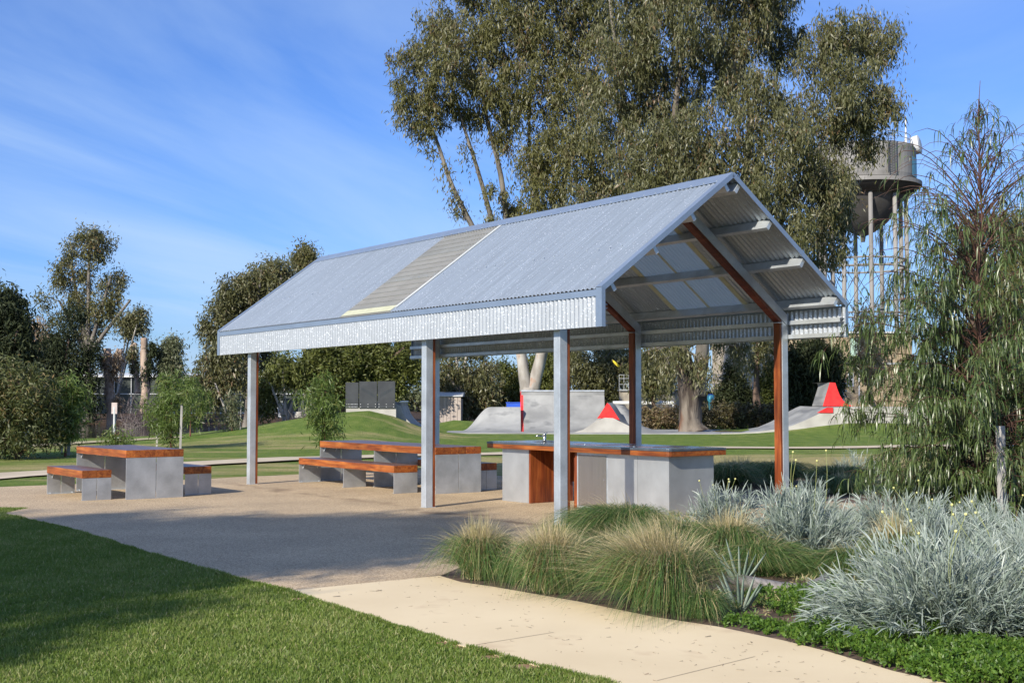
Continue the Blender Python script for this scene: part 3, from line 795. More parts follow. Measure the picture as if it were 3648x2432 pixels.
seat('bench', 'long bench on the far side of the long table, mostly hidden', 'bench', GB, 2.42, 5.42, .430, 3.45, .457, 2, (0, 1.72, 3.435), .5)

# ---------------------------------------------------------------- barbecue counter
kt = empty('barbecue_counter', (2.0625*.968, 16.4853*.968, 0), 2.2188 - math.pi/2, 'steel-clad barbecue counter with orange timber edge, sink tap and two hotplates', 'barbecue')
KW, KZ = .81, .785
def kbox(name, m, *b, bevel=0.0, parent=kt):
    q = MB(); q.box(*b); return q.build(name, m, parent, bevel=bevel)
kbox('cladding_panel', M['cladding'], 0, .004, 0.003, .585, .012, KZ)
kbox('cladding_panel', M['cladding'], 0, .004, 0.589, 1.17, .012, KZ)
kbox('end_panel', M['cladding'], .0, KW, 0, .0025, .012, KZ)
kbox('back_panel', M['cladding'], KW-.004, KW, .003, 1.80, .012, KZ)
kbox('carcass', M['galv_dark'], .02, KW-.006, .02, 1.79, .012, KZ-.01)
fr_ = MB()
for b in ((-.003,.006,1.172,1.195,.012,KZ), (-.003,.006,1.785,1.81,.012,KZ), (-.003,.006,1.195,1.785,.012,.055), (-.003,.006,1.195,1.785,KZ-.03,KZ)): fr_.box(*b)
fr_.build('door_frame', M['galv'], kt)
dr = kbox('door', metal_sheet('stainless_door', (.42,.39,.37), .10, .24, .85, .01, 90, streak=1), -.008, -.002, 1.199, 1.781, .06, KZ-.034, bevel=.002)
lk = MB(); lk.tube([(-.008,1.235,.43),(-.016,1.235,.43)], .012, 10); lk.build('door_lock', M['steel_top'], dr)
kbox('timber_end', M['wood_v'], -.004, KW, 1.812, 1.85, .012, KZ)
# left cabinet
kbox('cladding_panel', M['cladding'], 0, .004, 2.903, 3.54, .012, KZ)
kbox('end_panel', M['cladding'], 0, KW, 3.541, 3.545, .012, KZ)
kbox('carcass', M['galv_dark'], .02, KW, 2.91, 3.53, .012, KZ-.01)
for i in range(6):
    kbox('timber_board', M['wood_v'], .002+i*.1345, .002+i*.1345+.131, 2.868, 2.900, .012, KZ, bevel=.002)
kbox('niche_back', M['wood_v'], KW-.03, KW-.008, 1.86, 2.86, .30, KZ)
kbox('timber_pilaster', M['wood_v'], -.002, .03, 1.852, 1.875, .012, KZ*.9)
# bench top with the near corner cut off
U0, U1, V0, V1 = -.10, 3.80, -.10, .94
def topoly(i, c=.05): return [(V0+i, U0+i+c), (V0+i+c*.3, U0+i+c*.3), (V0+i+c, U0+i), (V1-i, U0+i), (V1-i, U1-i), (V0+i, U1-i)]
q = MB(); q.prism(topoly(0), 2, .790, .853); q.build('timber_edge', M['wood'], kt, bevel=.004)
q = MB(); q.prism(topoly(-.004), 2, .855, .884); q.build('bench_top', M['dark_edge'], kt, bevel=.004)
q = MB(); q.prism(topoly(.022), 2, .884, .888); q.build('steel_top', M['steel_top'], kt)
for u0 in (.42, 1.42):
    hp = MB(); hp.box(.12, .76, u0, u0+.62, .889, .893); ho = hp.build('hotplate', mat('reflection_red_steel', (.42,.20,.18), (.52,.30,.28), 4, rough=.3, metal=.7) if u0 < .5 else bpy.data.materials['reflection_red_steel'], kt)  # reddish base colour stands in for reflections on the hotplates
    r_ = MB(); r_.box(.17, .71, u0+.05, u0+.57, .8935, .896); r_.build('plate', M['steel_top'], ho)
    b_ = MB(); b_.tube([(.06, u0+.3, .889), (.06, u0+.3, .905)], .012, 10); b_.build('push_button', M['steel_top'], kt)
tp = MB(); tp.tube([(.34, 2.96, .888), (.34, 2.96, .94), (.34, 2.96, .99)], [.026, .022, .022], 12); tp.tube([(.34,2.96,.99),(.34,2.96,1.015)], [.028,.024], 12)
tp.tube([(.34, 2.96, .975), (.24, 3.00, .985), (.22, 3.02, .975)], [.013,.011,.011], 10); tp.tube([(.34,2.96,1.018),(.36,2.92,1.03)], [.006,.008], 8)
tpo = tp.build('tap', M['steel_top'], kt, smooth=True)
sk = MB(); sk.lathe([(.21,.0),(.20,.003),(.19,.001)], (.46,3.05,.8885), 28, caps=True); sk.build('sink_rim', M['dark_edge'], kt, smooth=False)

# ---------------------------------------------------------------- skate park behind the lawn
def profile(n=12):   # quarter-circle transition 0..1 -> height 0..1
    t = np.linspace(0, 1, n); return t, 1 - np.sqrt(np.clip(1 - t**2*.97, 0, 1))
def skx(px, Y): return W(px, 1426, Y)[0]
# concrete floor
sheet('skate_park_floor', [(skx(1590, 57.5), 56.6), (skx(2000, 57), 56.2), (skx(2230, 57), 56.0), (skx(2560, 57), 55.6), (skx(2700,57), 55.9), (skx(2740, 62), 62), (skx(2300, 63), 63.5), (skx(2160, 63), 63), (skx(1600, 62), 62)], .05, M['concrete'], t=.3)
# left quarter pipe, rises to the left
qp = empty('skate_ramp', (-4.0, 55, 0), 0, 'curved concrete quarter pipe with pale side wall beside the charcoal guard panels', 'skate ramp')
def at(o, p): return (p[0]-o.location.x, p[1]-o.location.y, p[2]-o.location.z)
x_top, x_bot, zt = skx(1482, 54.5)+.0, skx(1600, 57), 1.44
xw = skx(1405, 54.5)
tt = np.linspace(0, 1, 14)
prof = [(x_bot + (xw+.35 - x_bot)*t, .05 + (zt-.05)*(1-math.sqrt(max(0,1-t**2*.985)))) for t in tt]
P = [[at(qp, (a, y, b)) for a, b in prof] for y in (53.6, 57.4)]
mb = MB(); mb.grid(P); mb.build('riding_surface', M['concrete'], qp, smooth=True)
mb = MB(); mb.prism([(a+4.0, b-.004) for a, b in prof] + [(xw+4.0-.02, zt), (xw+4.0-.02, -.3), (x_bot+4.0, -.3)], 1, -1.55, -1.401); mb.build('side_wall', M['concrete_pale'], qp)
mb = MB(); mb.box(xw+4.0-.9, prof[-1][0]+4.0-.001, -1.40, 2.4, -.2, zt); mb.build('deck', M['concrete'], qp)
mb = MB(); mb.tube([(prof[-1][0]+4.0, -1.5, zt+.01), (prof[-1][0]+4.0, 2.4, zt+.01)], .035, 8); mb.build('coping', M['galv'], qp)
# deck wall and guard panels
gp = empty('guard_panels', tuple(W(1320, 1465, 52.9)), 0, 'charcoal perforated guard panels bolted to a pale concrete wall on the grass mound', 'fence')
def rel(px, py, Y): a = W(px, py, Y); return (a[0]-gp.location.x, a[1]-gp.location.y, a[2]-gp.location.z)
x0, x1 = rel(1233, 1452, 52.9)[0], rel(1411, 1452, 52.9)[0]; zb_ = rel(1300, 1452, 52.9)[2]
mb = MB(); mb.box(x0, x1, -.05, .18, zb_-1.0, zb_); mb.build('base_wall', M['concrete_pale'], gp)
for a, b, yy, top in ((1232, 1278, .10, 1362), (1281, 1344, 0, 1358.5), (1346.5, 1408.5, -.02, 1357.5)):
    p0 = rel(a, top, 52.9); p1 = rel(b, top, 52.9)
    mb = MB(); mb.box(p0[0], p1[0], -.10+yy*.3, -.06+yy*.3, zb_-.02, p0[2]); pn = mb.build('panel', M['black_panel'], gp, bevel=.004)
    nb = 8 if a == 1232 else 3
    for r in (0, 1):
        for k in range(nb):
            xx = p0[0] + .06 + (p1[0]-p0[0]-.12)*k/(nb-1); zz = zb_ + .04 + r*.11
            q = MB(); q.tube([(xx, -.101+yy*.3, zz), (xx, -.112+yy*.3, zz)], .016, 6); q.build('bolt', M['white'], pn)
    if a > 1240:
        for k in range(13):
            f = k/12; xx = p0[0] + .10 + (p1[0]-p0[0]-.2)*f; hz = zb_ + .82 - .30*(f if a < 1340 else 1-f)
            q = MB(); q.box(xx-.008, xx+.008, -.103+yy*.3, -.0995+yy*.3, hz-.09, hz+.05); q.build('slot', M['dark_glass'], pn)
# central bank: wide high wall and a lower rounded wing
cb = empty('skate_bank', (1.0, 60, 0), 0, 'tall grey concrete bank with a lower rounded wing and a red stripe', 'skate ramp')
def rc(p): return (p[0]-1.0, p[1]-60, p[2])
xl, xr = skx(1864, 62), skx(2142, 62); H1 = 1.5 + (1426-1393)*62/F_PX; H2 = 1.5 + (1426-1448)*62/F_PX
prof = [(58.6 + 3.0*t, .05 + (H1-.05)*(1-math.sqrt(max(0, 1-t**2*.99)))) for t in np.linspace(0, 1, 16)]
P = [[rc((x, y, z)) for y, z in prof] for x in np.linspace(xl, xr+.12, 6)]
mb = MB(); mb.grid(P); mb.build('high_wall', M['concrete'], cb, smooth=True)
mb = MB(); mb.prism([(y-60, z) for y, z in prof] + [(62.4-60, H1), (62.4-60, -.1), (58.6-60, -.1)], 0, xl-1.0-.14, xl-1.0-.002); mb.build('red_stripe', M['red'], cb)
mb = MB(); mb.box(xl-1.0-.10, xr-.88, 1.602, 2.3, -.1, H1); mb.build('deck', M['concrete'], cb)
mb = MB(); mb.tube([(xl-1.1, 1.6, H1+.015), (xr-.88, 1.6, H1+.015)], .04, 8); mb.build('coping', M['galv'], cb)
# low wing: heightfield, rising from the front and from the left
xa, xb = skx(1640, 58.5), xl-.14
P = []
for x in np.linspace(xa, xb, 26):
    row = []
    fx = np.clip((x-xa)/((skx(1745, 60)-xa)), 0, 1); cx_ = fx*fx*(3-2*fx)
    for t in np.linspace(0, 1, 18):
        y = 58.0 + 3.0*t; ft = 1-math.sqrt(max(0, 1-min(1, t*1.15)**2*.985)) if t*1.15 < 1 else 1.0
        ft = min(1, ft); row.append(rc((x, y, .045 + (H2-.05)*ft*cx_ if t < .97 else .045 + (H2-.05)*cx_)))
    P.append(row)
mb = MB(); mb.grid(P)
mb.build('low_wing', M['concrete'], cb, smooth=True)
mb = MB(); P2 = [[P[i][-1], (P[i][-1][0], P[i][-1][1]+.02, -.1)] for i in range(len(P))]; mb.grid(P2); mb.build('wing_back', M['concrete'], cb)
# spine hump with the red triangle
sp_ = empty('skate_spine', (4.9, 58, 0), 0, 'low concrete spine with bright red triangular face in the middle of the skate park', 'skate ramp')
def lp(px, py, Y, o): a = W(px, py, Y); return (a[0]-o.location.x, a[1]-o.location.y, a[2]-o.location.z)
Yf = 57.3
hump = [(2040,1541),(2075,1531),(2100,1516),(2127,1496),(2155,1487),(2185,1489),(2210,1501),(2240,1516),(2262,1535)]
curve = [(2163,1434),(2172,1441),(2182,1455),(2194,1474),(2208,1496),(2225,1515),(2245,1528),(2272,1540)]
lft = [(2163,1434),(2156,1446),(2146,1462),(2136,1478),(2127,1490)]
mb = MB(); n_ = len(hump)
top = [lp(x, y, Yf, sp_) for x, y in hump]
P = [[(a[0], a[1], -.05) for a in top], top, [(a[0]*.9, a[1]+1.6, a[2]) for a in top]]
mb.grid(P); mb.build('hump', M['concrete_pale'], sp_)
tri = lft[::-1] + curve[1:5] + [(2185,1489.5),(2155,1487.5)]
mb = MB(); pts = [lp(x, y, Yf+.06, sp_) for x, y in tri]
mb.prism([(a[0], a[2]) for a in pts][::-1], 1, pts[0][1], pts[0][1]+.02); mb.build('red_face', M['red'], sp_)
P = [[lp(x, y, Yf+.07, sp_) for x, y in curve], [tuple(np.array(lp(x, y, Yf+.07, sp_)) + (.35, 1.3, 0.0)) for x, y in curve]]
mb = MB(); mb.grid(P); mb.build('curved_side', M['concrete'], sp_, smooth=True)
P = [[lp(x, y, Yf+.07, sp_) for x, y in lft], [tuple(np.array(lp(x, y, Yf+.07, sp_)) + (.35, 1.3, 0.0)) for x, y in lft]]
mb = MB(); mb.grid(P); mb.build('left_side', M['concrete'], sp_, smooth=True)
hb = empty('skate_hump', (6.3, 61, 0), 0, 'rounded grey concrete hump right of the red triangle', 'skate ramp')
crv = [(2165,1450),(2180,1441),(2200,1440),(2220,1444),(2236,1458),(2250,1476),(2268,1500),(2290,1520),(2330,1534)]
P = []
for f in np.linspace(0, 1, 8):
    P.append([tuple(np.array(lp(x, y, 60.5, hb)) * (1, 1, 1) + np.array((0, -2.2*(1-f), 0))) if f > .95 else (lp(x,y,60.5,hb)[0], lp(x,y,60.5,hb)[1]-2.4*(1-f), .04 + (lp(x,y,60.5,hb)[2])*math.sin(f*math.pi/2)**1.6) for x, y in crv])
P.append([(a[0], a[1]+1.2, a[2]) for a in P[-1]]); P.append([(a[0], a[1]+.02, -.1) for a in P[-1]])
mb = MB(); mb.grid(P); mb.build('surface', M['concrete'], hb, smooth=True)
# right ramp rising to a deck, with pale retaining walls and the red wedge
rr = empty('skate_ramp', (12.2, 57, 0), 0, 'long blue-grey ramp rising right to a raised deck by the red wedge', 'skate ramp')
zD = 1.5 + (1426-1446)*58/F_PX
low = [(2570,1543,.02),(2640,1541,.04),(2700,1537,.10),(2760,1529,.2),(2820,1516,.45),(2870,1496,.75),(2915,1474,1.0),(2960,1450,1.2)]
up = [(2560,1533,.03),(2640,1531,.05),(2700,1521,.15),(2745,1502,.35),(2780,1483,.6),(2810,1465,.85),(2835,1452,1.1),(2850,1446,1.2)]
def fitY(px, py, z):   # distance at which a sight line reaches height z
    d = ray(px, py); return (z-CAM_H)/d[2]*d[1]
Pl = []; Pu = []
for k, (a, b) in enumerate(zip(low, up)):
    f = k/7; zz = .05 + (zD-.05)*(f**2.0)
    Ya = 55.6; Yb = 61.0
    wa = W(a[0], a[1], Ya); wb_ = W(b[0], b[1], Yb)
    Pl.append(at(rr, (wa[0], Ya, max(wa[2], .05)))); Pu.append(at(rr, (wb_[0], Yb, max(wb_[2], .05))))
mb = MB(); mb.grid([Pl, [tuple((np.array(a)+np.array(b))/2) for a, b in zip(Pl, Pu)], Pu]); mb.build('riding_surface', M['concrete'], rr, smooth=True)
mb = MB(); mb.grid([[(a[0], a[1]-.004, -.3) for a in Pl], [(a[0], a[1]-.004, a[2]) for a in Pl]]); mb.build('side_wall', M['concrete_pale'], rr)
e_ = Pl[-1]; u_ = Pu[-1]; xE = skx(3300, 56)-12.2
mb = MB(); mb.hexa([(e_[0]+.003, e_[1], -.2), (xE, e_[1]+.25, -.2), (xE, u_[1], -.2), (u_[0]+.003, u_[1], -.2), (e_[0]+.003, e_[1], e_[2]), (xE, e_[1]+.25, e_[2]), (xE, u_[1], e_[2]), (u_[0]+.003, u_[1], e_[2])]); mb.build('deck', M['concrete_pale'], rr)
q = lambda x, y: lp(x, y, 55.45, rr)
mb = MB(); a = [q(2912,1470), q(2970,1470), q(2970,1450.5), q(2948,1450.5)]; mb.prism([(p[0], p[2]) for p in a], 1, -1.45, -1.43); mb.build('red_face', M['red'], rr)
rw = empty('skate_wedge', (14.4, 57.5, zD), 0, 'red and grey curved wedge standing on the raised deck', 'skate ramp')
q = lambda x, y, Y=57.6: lp(x, y, Y, rw)
face = [(2931,1446),(2956,1362),(2976,1363),(2983,1385),(2992,1408),(3005,1428),(3024,1441),(3040,1446)]
mb = MB(); mb.prism([(q(x,y)[0], q(x,y)[2]) for x, y in face][::-1], 1, .1, .16); mb.build('red_face', M['red'], rw)
P = [[q(2931,1446,57.6), q(2943,1404,57.6), q(2955.5,1362,57.6)], [q(2893,1446,59.2), q(2906,1404,59.2), q(2919,1363,59.2)]]
mb = MB(); mb.grid(P); mb.build('ramp_face', M['concrete'], rw)
fb = [q(x,y,57.66) for x, y in face[1:]]
mb = MB(); mb.grid([fb, [(a[0]-.45, a[1]+1.6, a[2]) for a in fb]]); mb.build('curved_back', M['concrete'], rw, smooth=True)

# ---------------------------------------------------------------- foliage machinery
def leaf_quads(C, D, L, Wd, r):
    n = len(C); D = nrm(D)
    s = nrm(np.cross(D, r.normal(size=(n, 3))))
    L = L[:, None]; Wd = Wd[:, None]
    V = np.stack([C, C + D*L*.4 + s*Wd, C + D*L, C + D*L*.4 - s*Wd], 1).reshape(-1, 3)
    Q = (np.arange(n)*4)[:, None] + np.arange(4)[None]
    return V, Q
def clusters(blobs, total, r, leaf=(.2, .04), droop=.8, csize=.35, per=55, shell=.5, tint_bias=0.0):
    # blobs: (center, (rx, ry, rz)); returns leaf arrays and cluster centres per blob
    vol = np.array([b[1][0]*b[1][2] for b in blobs]); vol = vol/vol.sum()
    Vs, Qs, Ts, cc, k = [], [], [], [], 0
    for (c, rad), f in zip(blobs, vol):
        c = np.array(c); rad = np.array(rad)
        nl = int(total*f); nc = max(3, nl//per)
        d = nrm(r.normal(size=(nc, 3))); rr_ = (shell + (1-shell)*r.random((nc, 1))**.6)
        wob = 1 + .28*np.sin(d[:, :1]*5 + c[0]) * np.sin(d[:, 2:]*4 + c[2])
        cen = c + d*rad*rr_*wob; cc.append(cen)
        idx = r.integers(0, nc, nl); sz = csize*(.5+r.random(nc))
        off = r.normal(size=(nl, 3)) * sz[idx][:, None] * np.array([.5, .5, .62])
        off[:, 2] -= np.abs(r.normal(size=nl))*sz[idx]*(.25+.9*droop)*.75
        pos = cen[idx] + off
        D = r.normal(size=(nl, 3))*(1-droop*.62); D[:, 2] -= droop*1.1
        L = leaf[0]*(.6+.8*r.random(nl)); w_ = leaf[1]*(.6+.7*r.random(nl))*.5
        V, Q = leaf_quads(pos, D, L, w_, r)
        ct = r.random(nc); tv = np.clip(.5*ct[idx] + .5*r.random(nl) + tint_bias, 0, 1)
        Vs.append(V); Qs.append(Q+k); Ts.append(tv); k += len(V)
    return np.concatenate(Vs), np.concatenate(Qs), np.concatenate(Ts), cc
def curve_pts(a, b, n, r, bend=.12, rise=0.0):
    a = np.array(a, float); b = np.array(b, float); L = np.linalg.norm(b-a)
    o = r.normal(size=3)*bend*L; o[2] += rise*L
    t = np.linspace(0, 1, n)[:, None]
    return a*(1-t) + b*t + o*(4*t*(1-t))*.5
def make_tree(name, label, base, limbs, blobs, total, leafm, barkm, cat='tree', group=None, seed=1, leaf=(.2,.04), droop=.8, csize=.4,
              per=55, twigs=5, limbm=None, shell=.5, twig_r=.03, tint_bias=0.0, autolimb=True, nside=10, wob=.06):
    r = np.random.default_rng(seed)
    base = np.array(base, float)
    root = empty(name, base, 0, label, cat, group)
    tr = MB(); nodes = []
    for li, lm_ in enumerate(limbs):
        pts, r0, r1 = lm_[:3]
        pts = [np.array(p, float) for p in pts]
        # resample smoothly
        P = [];
        for i in range(len(pts)-1):
            for t in np.linspace(0, 1, 4, endpoint=False): 
                p0, p1, p2, p3 = pts[max(i-1,0)], pts[i], pts[i+1], pts[min(i+2, len(pts)-1)]
                P.append(.5*((2*p1)+(-p0+p2)*t+(2*p0-5*p1+4*p2-p3)*t*t+(-p0+3*p1-3*p2+p3)*t**3))
        P.append(pts[-1]); n = len(P)
        rad = [r0 + (r1-r0)*(i/(n-1))**.8 for i in range(n)]
        if li == 0:
            rad[0] *= 1.35
            if n > 2: rad[1] *= 1.1
        if len(lm_) > 3: MB().tube(P, rad, nside, wob=wob).build('limb', M[lm_[3]], root, smooth=True, off=base)
        else: tr.tube(P, rad, nside, wob=wob)
        nodes += [(P[i], rad[i]) for i in range(n//3, n)]
    if limbs: tr.build('trunk', barkm, root, smooth=True, off=base)
    if total:
        V, Q, T, cc = clusters(blobs, total, r, leaf, droop, csize, per, shell, tint_bias)
        fast_mesh('crown', V, Q, leafm, T, root, off=base)
        br = MB()
        if nodes and autolimb:
            npos = np.array([p for p, _ in nodes]); nr = [q for _, q in nodes]
            for (c, rad), cen in zip(blobs, cc):
                c = np.array(c); d = np.linalg.norm((npos - c)*np.array([1,1,.6]) + np.array([0,0,0]), axis=1) + np.maximum(0, npos[:,2]-c[2])*1.5
                j = int(np.argmin(d)); R0 = max(min(nr[j]*.6, .035*np.linalg.norm(npos[j]-c)+.02), twig_r)
                P = curve_pts(npos[j], c, 6, r, .16); br.tube(P, list(np.linspace(R0, R0*.45, 6)), 5, caps=False)
                for k in r.choice(len(cen), min(twigs, len(cen)), replace=False):
                    q = P[r.integers(2, 6)]
                    br.tube(curve_pts(q, cen[k], 4, r, .2), [R0*.35, R0*.25, R0*.18, R0*.1], 4, caps=False)
            br.build('branches', limbm or barkm, root, smooth=True, off=base, kind='stuff')
    return root
def bl(x, y, rr_, Y, dy=0, sq=(1, 1, 1)):
    c = WD(x, y, Y+dy); R = rr_*K/F_PX*(Y+dy); return (c, (R*sq[0], R*sq[1], R*sq[2]))

# ---- great river gum right of the middle
YA = 59.0
base = (WD(1590, 993, YA)[0], YA, float(height(8.4, YA)))
def TA(x, y, dy=0): return WD(x, y, YA+dy)
limbsA = [([base, TA(1585,960), TA(1580,880), TA(1562,800), TA(1552,700), TA(1545,600), TA(1535,450), TA(1545,300), TA(1560,180), TA(1570,90)], .62, .06),
          ([TA(1600,905), TA(1608,850,-.3), TA(1625,700,-1), TA(1670,540,-1.5), TA(1712,400,-1.5), TA(1722,280,-.5), TA(1712,190,0), TA(1690,120,.6)], .40, .05, 'bark_limb'),
          ([TA(1655,580,-1.2), TA(1760,500,-2), TA(1850,420,-2.0), TA(1885,330,-1.6), TA(1915,260,-1)], .20, .03, 'bark_limb'),
          ([TA(1560,640,.5), TA(1500,500,1.5), TA(1450,330,2), TA(1420,150,2.5), TA(1400,0,3)], .24, .07, 'bark_limb'),
          ([TA(1600,700,1), TA(1720,600,2.5), TA(1840,560,3), TA(1900,520,3.4)], .16, .05, 'bark_limb')]
bA = [(2010,95,62,-1),(1955,190,85,-2),(1890,110,70,-1),(2035,235,50,-2),(1865,270,80,-1),(1960,285,62,0),(1990,60,40,0),(1930,60,45,-2),
      (1790,330,95,-3),(1880,400,80,-2),(1905,480,55,-1),(1830,520,68,-3),(1745,450,92,-3),(1900,560,38,-1),(1860,600,34,-1),
      (1700,60,85,1),(1745,200,72,-2),(1650,160,88,0),(1625,300,98,-3),(1600,420,98,-3),(1500,350,105,-2),(1490,460,85,-3),
      (1525,210,110,2),(1450,90,95,0),(1560,30,95,-2),(1760,20,70,2),(1800,100,60,3),(1400,250,80,2),(1690,520,80,-3),(1560,530,80,-2),(1780,570,60,-1),
      (1480,-60,110,0),(1620,-80,110,0),(1760,-70,90,0),(1420,540,60,1),(1340,470,55,2),
      (1530,840,26,1.5),(1500,800,30,2),(1625,835,26,-1),(1640,775,34,1),(1700,800,30,3),(1560,790,30,-1),(1925,400,46,-1),(1932,490,36,0),(1992,330,36,-1),(1925,560,26,0)]
gumA = make_tree('river_gum', 'largest gum tree, thick mottled leaning trunk behind the right end of the counter', base, limbsA,
          [bl(x, y, R*.95, YA, d, (1, 1.05, 1)) for x, y, R, d in bA], 175000, M['gum_leaf'], M['bark_old'], seed=11, leaf=(.27,.060), droop=.9, csize=.44, per=85, twigs=6, limbm=M['bark_limb'], shell=.35, nside=16, wob=.10)
# ---- second gum, forked pale trunk and leaning limbs on the left
YB = 70.0
def TB(x, y, dy=0): return WD(x, y, YB+dy)
baseB = (TB(1216,958)[0], YB, 0.0)
limbsB = [([baseB, TB(1216,930), TB(1214,890)], .50, .46),
          ([TB(1210,905), TB(1199,830), TB(1185,760)], .34, .27),
          ([TB(1187,775), TB(1180,720), TB(1140,620), TB(1085,520), TB(1040,430), TB(1005,330), TB(968,230)], .27, .07, 'bark_limb'),
          ([TB(1190,740,.5), TB(1160,620,.5), TB(1128,500,.5), TB(1100,400,.5), TB(1068,300,.5), TB(1030,170,.5)], .22, .06, 'bark_limb'),
          ([TB(1178,660,1), TB(1165,520,1), TB(1150,400,1), TB(1118,270,1), TB(1100,120,1)], .24, .07, 'bark_limb'),
          ([TB(1222,905), TB(1242,820), TB(1262,700,-.5)], .38, .28),
          ([TB(1261,705,-.5), TB(1280,560,-1), TB(1300,400,-1), TB(1335,260,-1), TB(1350,160,-1)], .28, .07, 'bark_limb'),
          ([TB(1278,600,1), TB(1230,440,1.5), TB(1215,300,2), TB(1225,150,2)], .2, .05, 'bark_limb')]
bB = [(950,120,55,0),(930,210,42,0),(1010,55,58,1),(1030,150,70,-1),(1000,235,60,0),(965,290,34,0),(1090,90,78,0),(1100,220,72,1),(1170,60,80,0),(1180,190,84,-1),(1160,300,46,1),
      (1255,80,88,0),(1300,200,90,-1),(1380,130,84,0),(1250,330,66,-1),(1335,340,95,-2),(1250,430,58,-1),(1295,500,48,-1),(1405,430,80,-1),(1350,30,95,1),(1225,380,48,0),
      (1200,-50,100,0),(1080,-30,60,0),(1340,-80,110,0),(1220,500,40,0),(1140,440,22,0),(1040,445,16,0),(1028,385,13,0),(1130,500,24,0),(1075,340,14,0),(1180,470,34,1),(990,340,12,0),
      (925,265,16,0),(1060,480,14,0),(1110,600,16,0)]
gumB = make_tree('river_gum', 'tall gum with pale forked trunk and long leaning limbs against the blue sky', baseB, limbsB,
          [bl(x, y, R*.93, YB, d, (1, 1.2, 1)) for x, y, R, d in bB], 105000, M['gum_leaf_warm'], M['bark_white'], seed=12, leaf=(.30,.068), droop=.85, csize=.45, per=75, twigs=6, limbm=M['bark_limb'], shell=.35, nside=12, wob=.08)

# ---------------------------------------------------------------- trees further off
def simple_limbs(px, py, Y, tips, r0, r1=None, z0=None, fork=.35, dyb=0.0):
    # trunk foot at a display pixel; limbs to each tip (display px)
    b = WD(px, py, Y); b[2] = float(height(b[0], Y)) - .1 if z0 is None else z0
    t0 = WD(*tips[0], Y); f = b + (t0-b)*fork
    out = [([b, b+(t0-b)*fork*.5 + np.array((.1,0,0)), f, f+(t0-f)*.5, t0], r0, r1 or r0*.2)]
    for k, t in enumerate(tips[1:]):
        q = WD(*t, Y); q[1] += (-1)**k*.6
        out.append(([f, f+(q-f)*.45+np.array((0,0,.02*np.linalg.norm(q-f))), q], r0*.55, (r1 or r0*.2)))
    return b, out
G_FAR = 'gum trees on the far lake bank'
def ftree(name, label, px, py, Y, tips, blobs, total, lm, bm, r0, seed, **k):
    b, lim = simple_limbs(px, py, Y, tips, r0, fork=k.pop('fork', .35), z0=k.pop('z0', None))
    return make_tree(name, label, b, lim, [bl(x, y, R, Y, d, k.get('sq', (1,1,1))) for x, y, R, d in blobs], total, lm, bm, seed=seed,
                     **{a: v for a, v in k.items() if a != 'sq'})
LF = dict(leaf=(.30,.085), droop=.7, csize=.48, per=45, twigs=5, limbm=M['bark_limb'], shell=.35)
ftree('gum_tree', 'tall open gum with pale forked trunk on the far lake bank at the left', 200, 960, 100,
      [(205,540),(160,620),(260,640),(130,690),(305,690)],
      [(200,535,30,0),(235,545,30,1),(170,565,30,0),(215,580,34,0),(150,610,30,0),(180,640,36,1),(140,640,22,0),(250,650,34,0),(275,635,22,1),(225,690,38,0),(185,700,34,0),(105,680,20,0),(130,720,18,0),(245,720,28,0),(210,750,30,1),(180,770,20,0)],
      15000, M['gum_leaf_warm'], M['bark_limb'], .42, 21, **LF)
ftree('gum_tree', 'slender tree with small tufts of leaves on bare branches beside the lopped stumps', 252, 962, 97,
      [(305,730),(285,760),(320,745)], [(285,735,16,0),(315,725,20,0),(300,755,14,0),(325,745,10,0)], 3500, M['gum_leaf'], M['bark_white'], .22, 22, **LF)
ftree('dark_tree', 'dark dense tree at the left edge of the view, behind the round bush', 20, 985, 62,
      [(20,700),(-30,740),(50,760)], [(0,690,46,0),(30,720,38,0),(-40,760,60,0),(40,790,42,0),(5,830,50,1),(-30,880,50,0),(60,850,30,0),(10,910,45,0)], 26000, M['dark_leaf'], M['bark_dark'], .3, 23, **LF)
ftree('dark_tree', 'dark green tree between the left-edge tree and the tall open gum', 130, 970, 92,
      [(140,790),(100,800),(165,780)], [(140,770,36,0),(170,720,26,1),(120,810,40,0),(165,820,44,0),(150,880,46,0),(195,870,34,0),(100,870,40,0),(130,930,40,0),(200,925,30,0),(215,800,24,0)], 22000, M['dark_leaf'], M['bark_dark'], .3, 24, **LF)
ftree('bare_tree', 'thin pale leafless-looking tree in the gap left of the tall open gum', 92, 960, 105,
      [(85,745),(60,760),(110,750)], [(85,750,22,0),(70,790,26,0),(105,780,22,0),(85,830,26,0)], 5000, M['dry_leaf'], M['bark_white'], .15, 25, **LF)
# lopped stumps with regrowth
def stump(label, Y, px, py, tips, r0, sprout, seed, lm, nl, bm=None, z0=None):
    b, lim = simple_limbs(px, py, Y, tips, r0, r1=r0*.75, fork=.62, z0=z0)
    make_tree('lopped_tree', label, b, lim, [bl(x, y, R, Y, 0, (1,1,2.0)) for x, y, R in sprout], nl, lm, bm or M['bark_tan'],
              seed=seed, leaf=(.34,.08), droop=.7, csize=.3, per=30, twigs=2, group='lopped trees on the far lake bank', shell=.1, autolimb=False)
stump('tan lopped trunk forking into two short cut ends, shaggy with dry regrowth', 94, 256, 960, [(246,800),(270,802)], .36, [(244,822,9),(268,822,9),(256,850,10),(250,900,7),(266,925,8)], 31, M['dry_leaf'], 3500)
stump('leaning lopped trunk topped with a green tuft', 96, 316, 880, [(303,792),(305,788)], .22, [(305,808,9),(310,838,7)], 32, M['gum_leaf'], 1500, z0=2.0)
stump('upright lopped trunk with flat cut top and a leafy side arm', 95, 332, 900, [(331,776),(350,796)], .34, [(350,800,9),(343,830,8),(334,855,8)], 33, M['dark_leaf'], 1800, z0=.5)
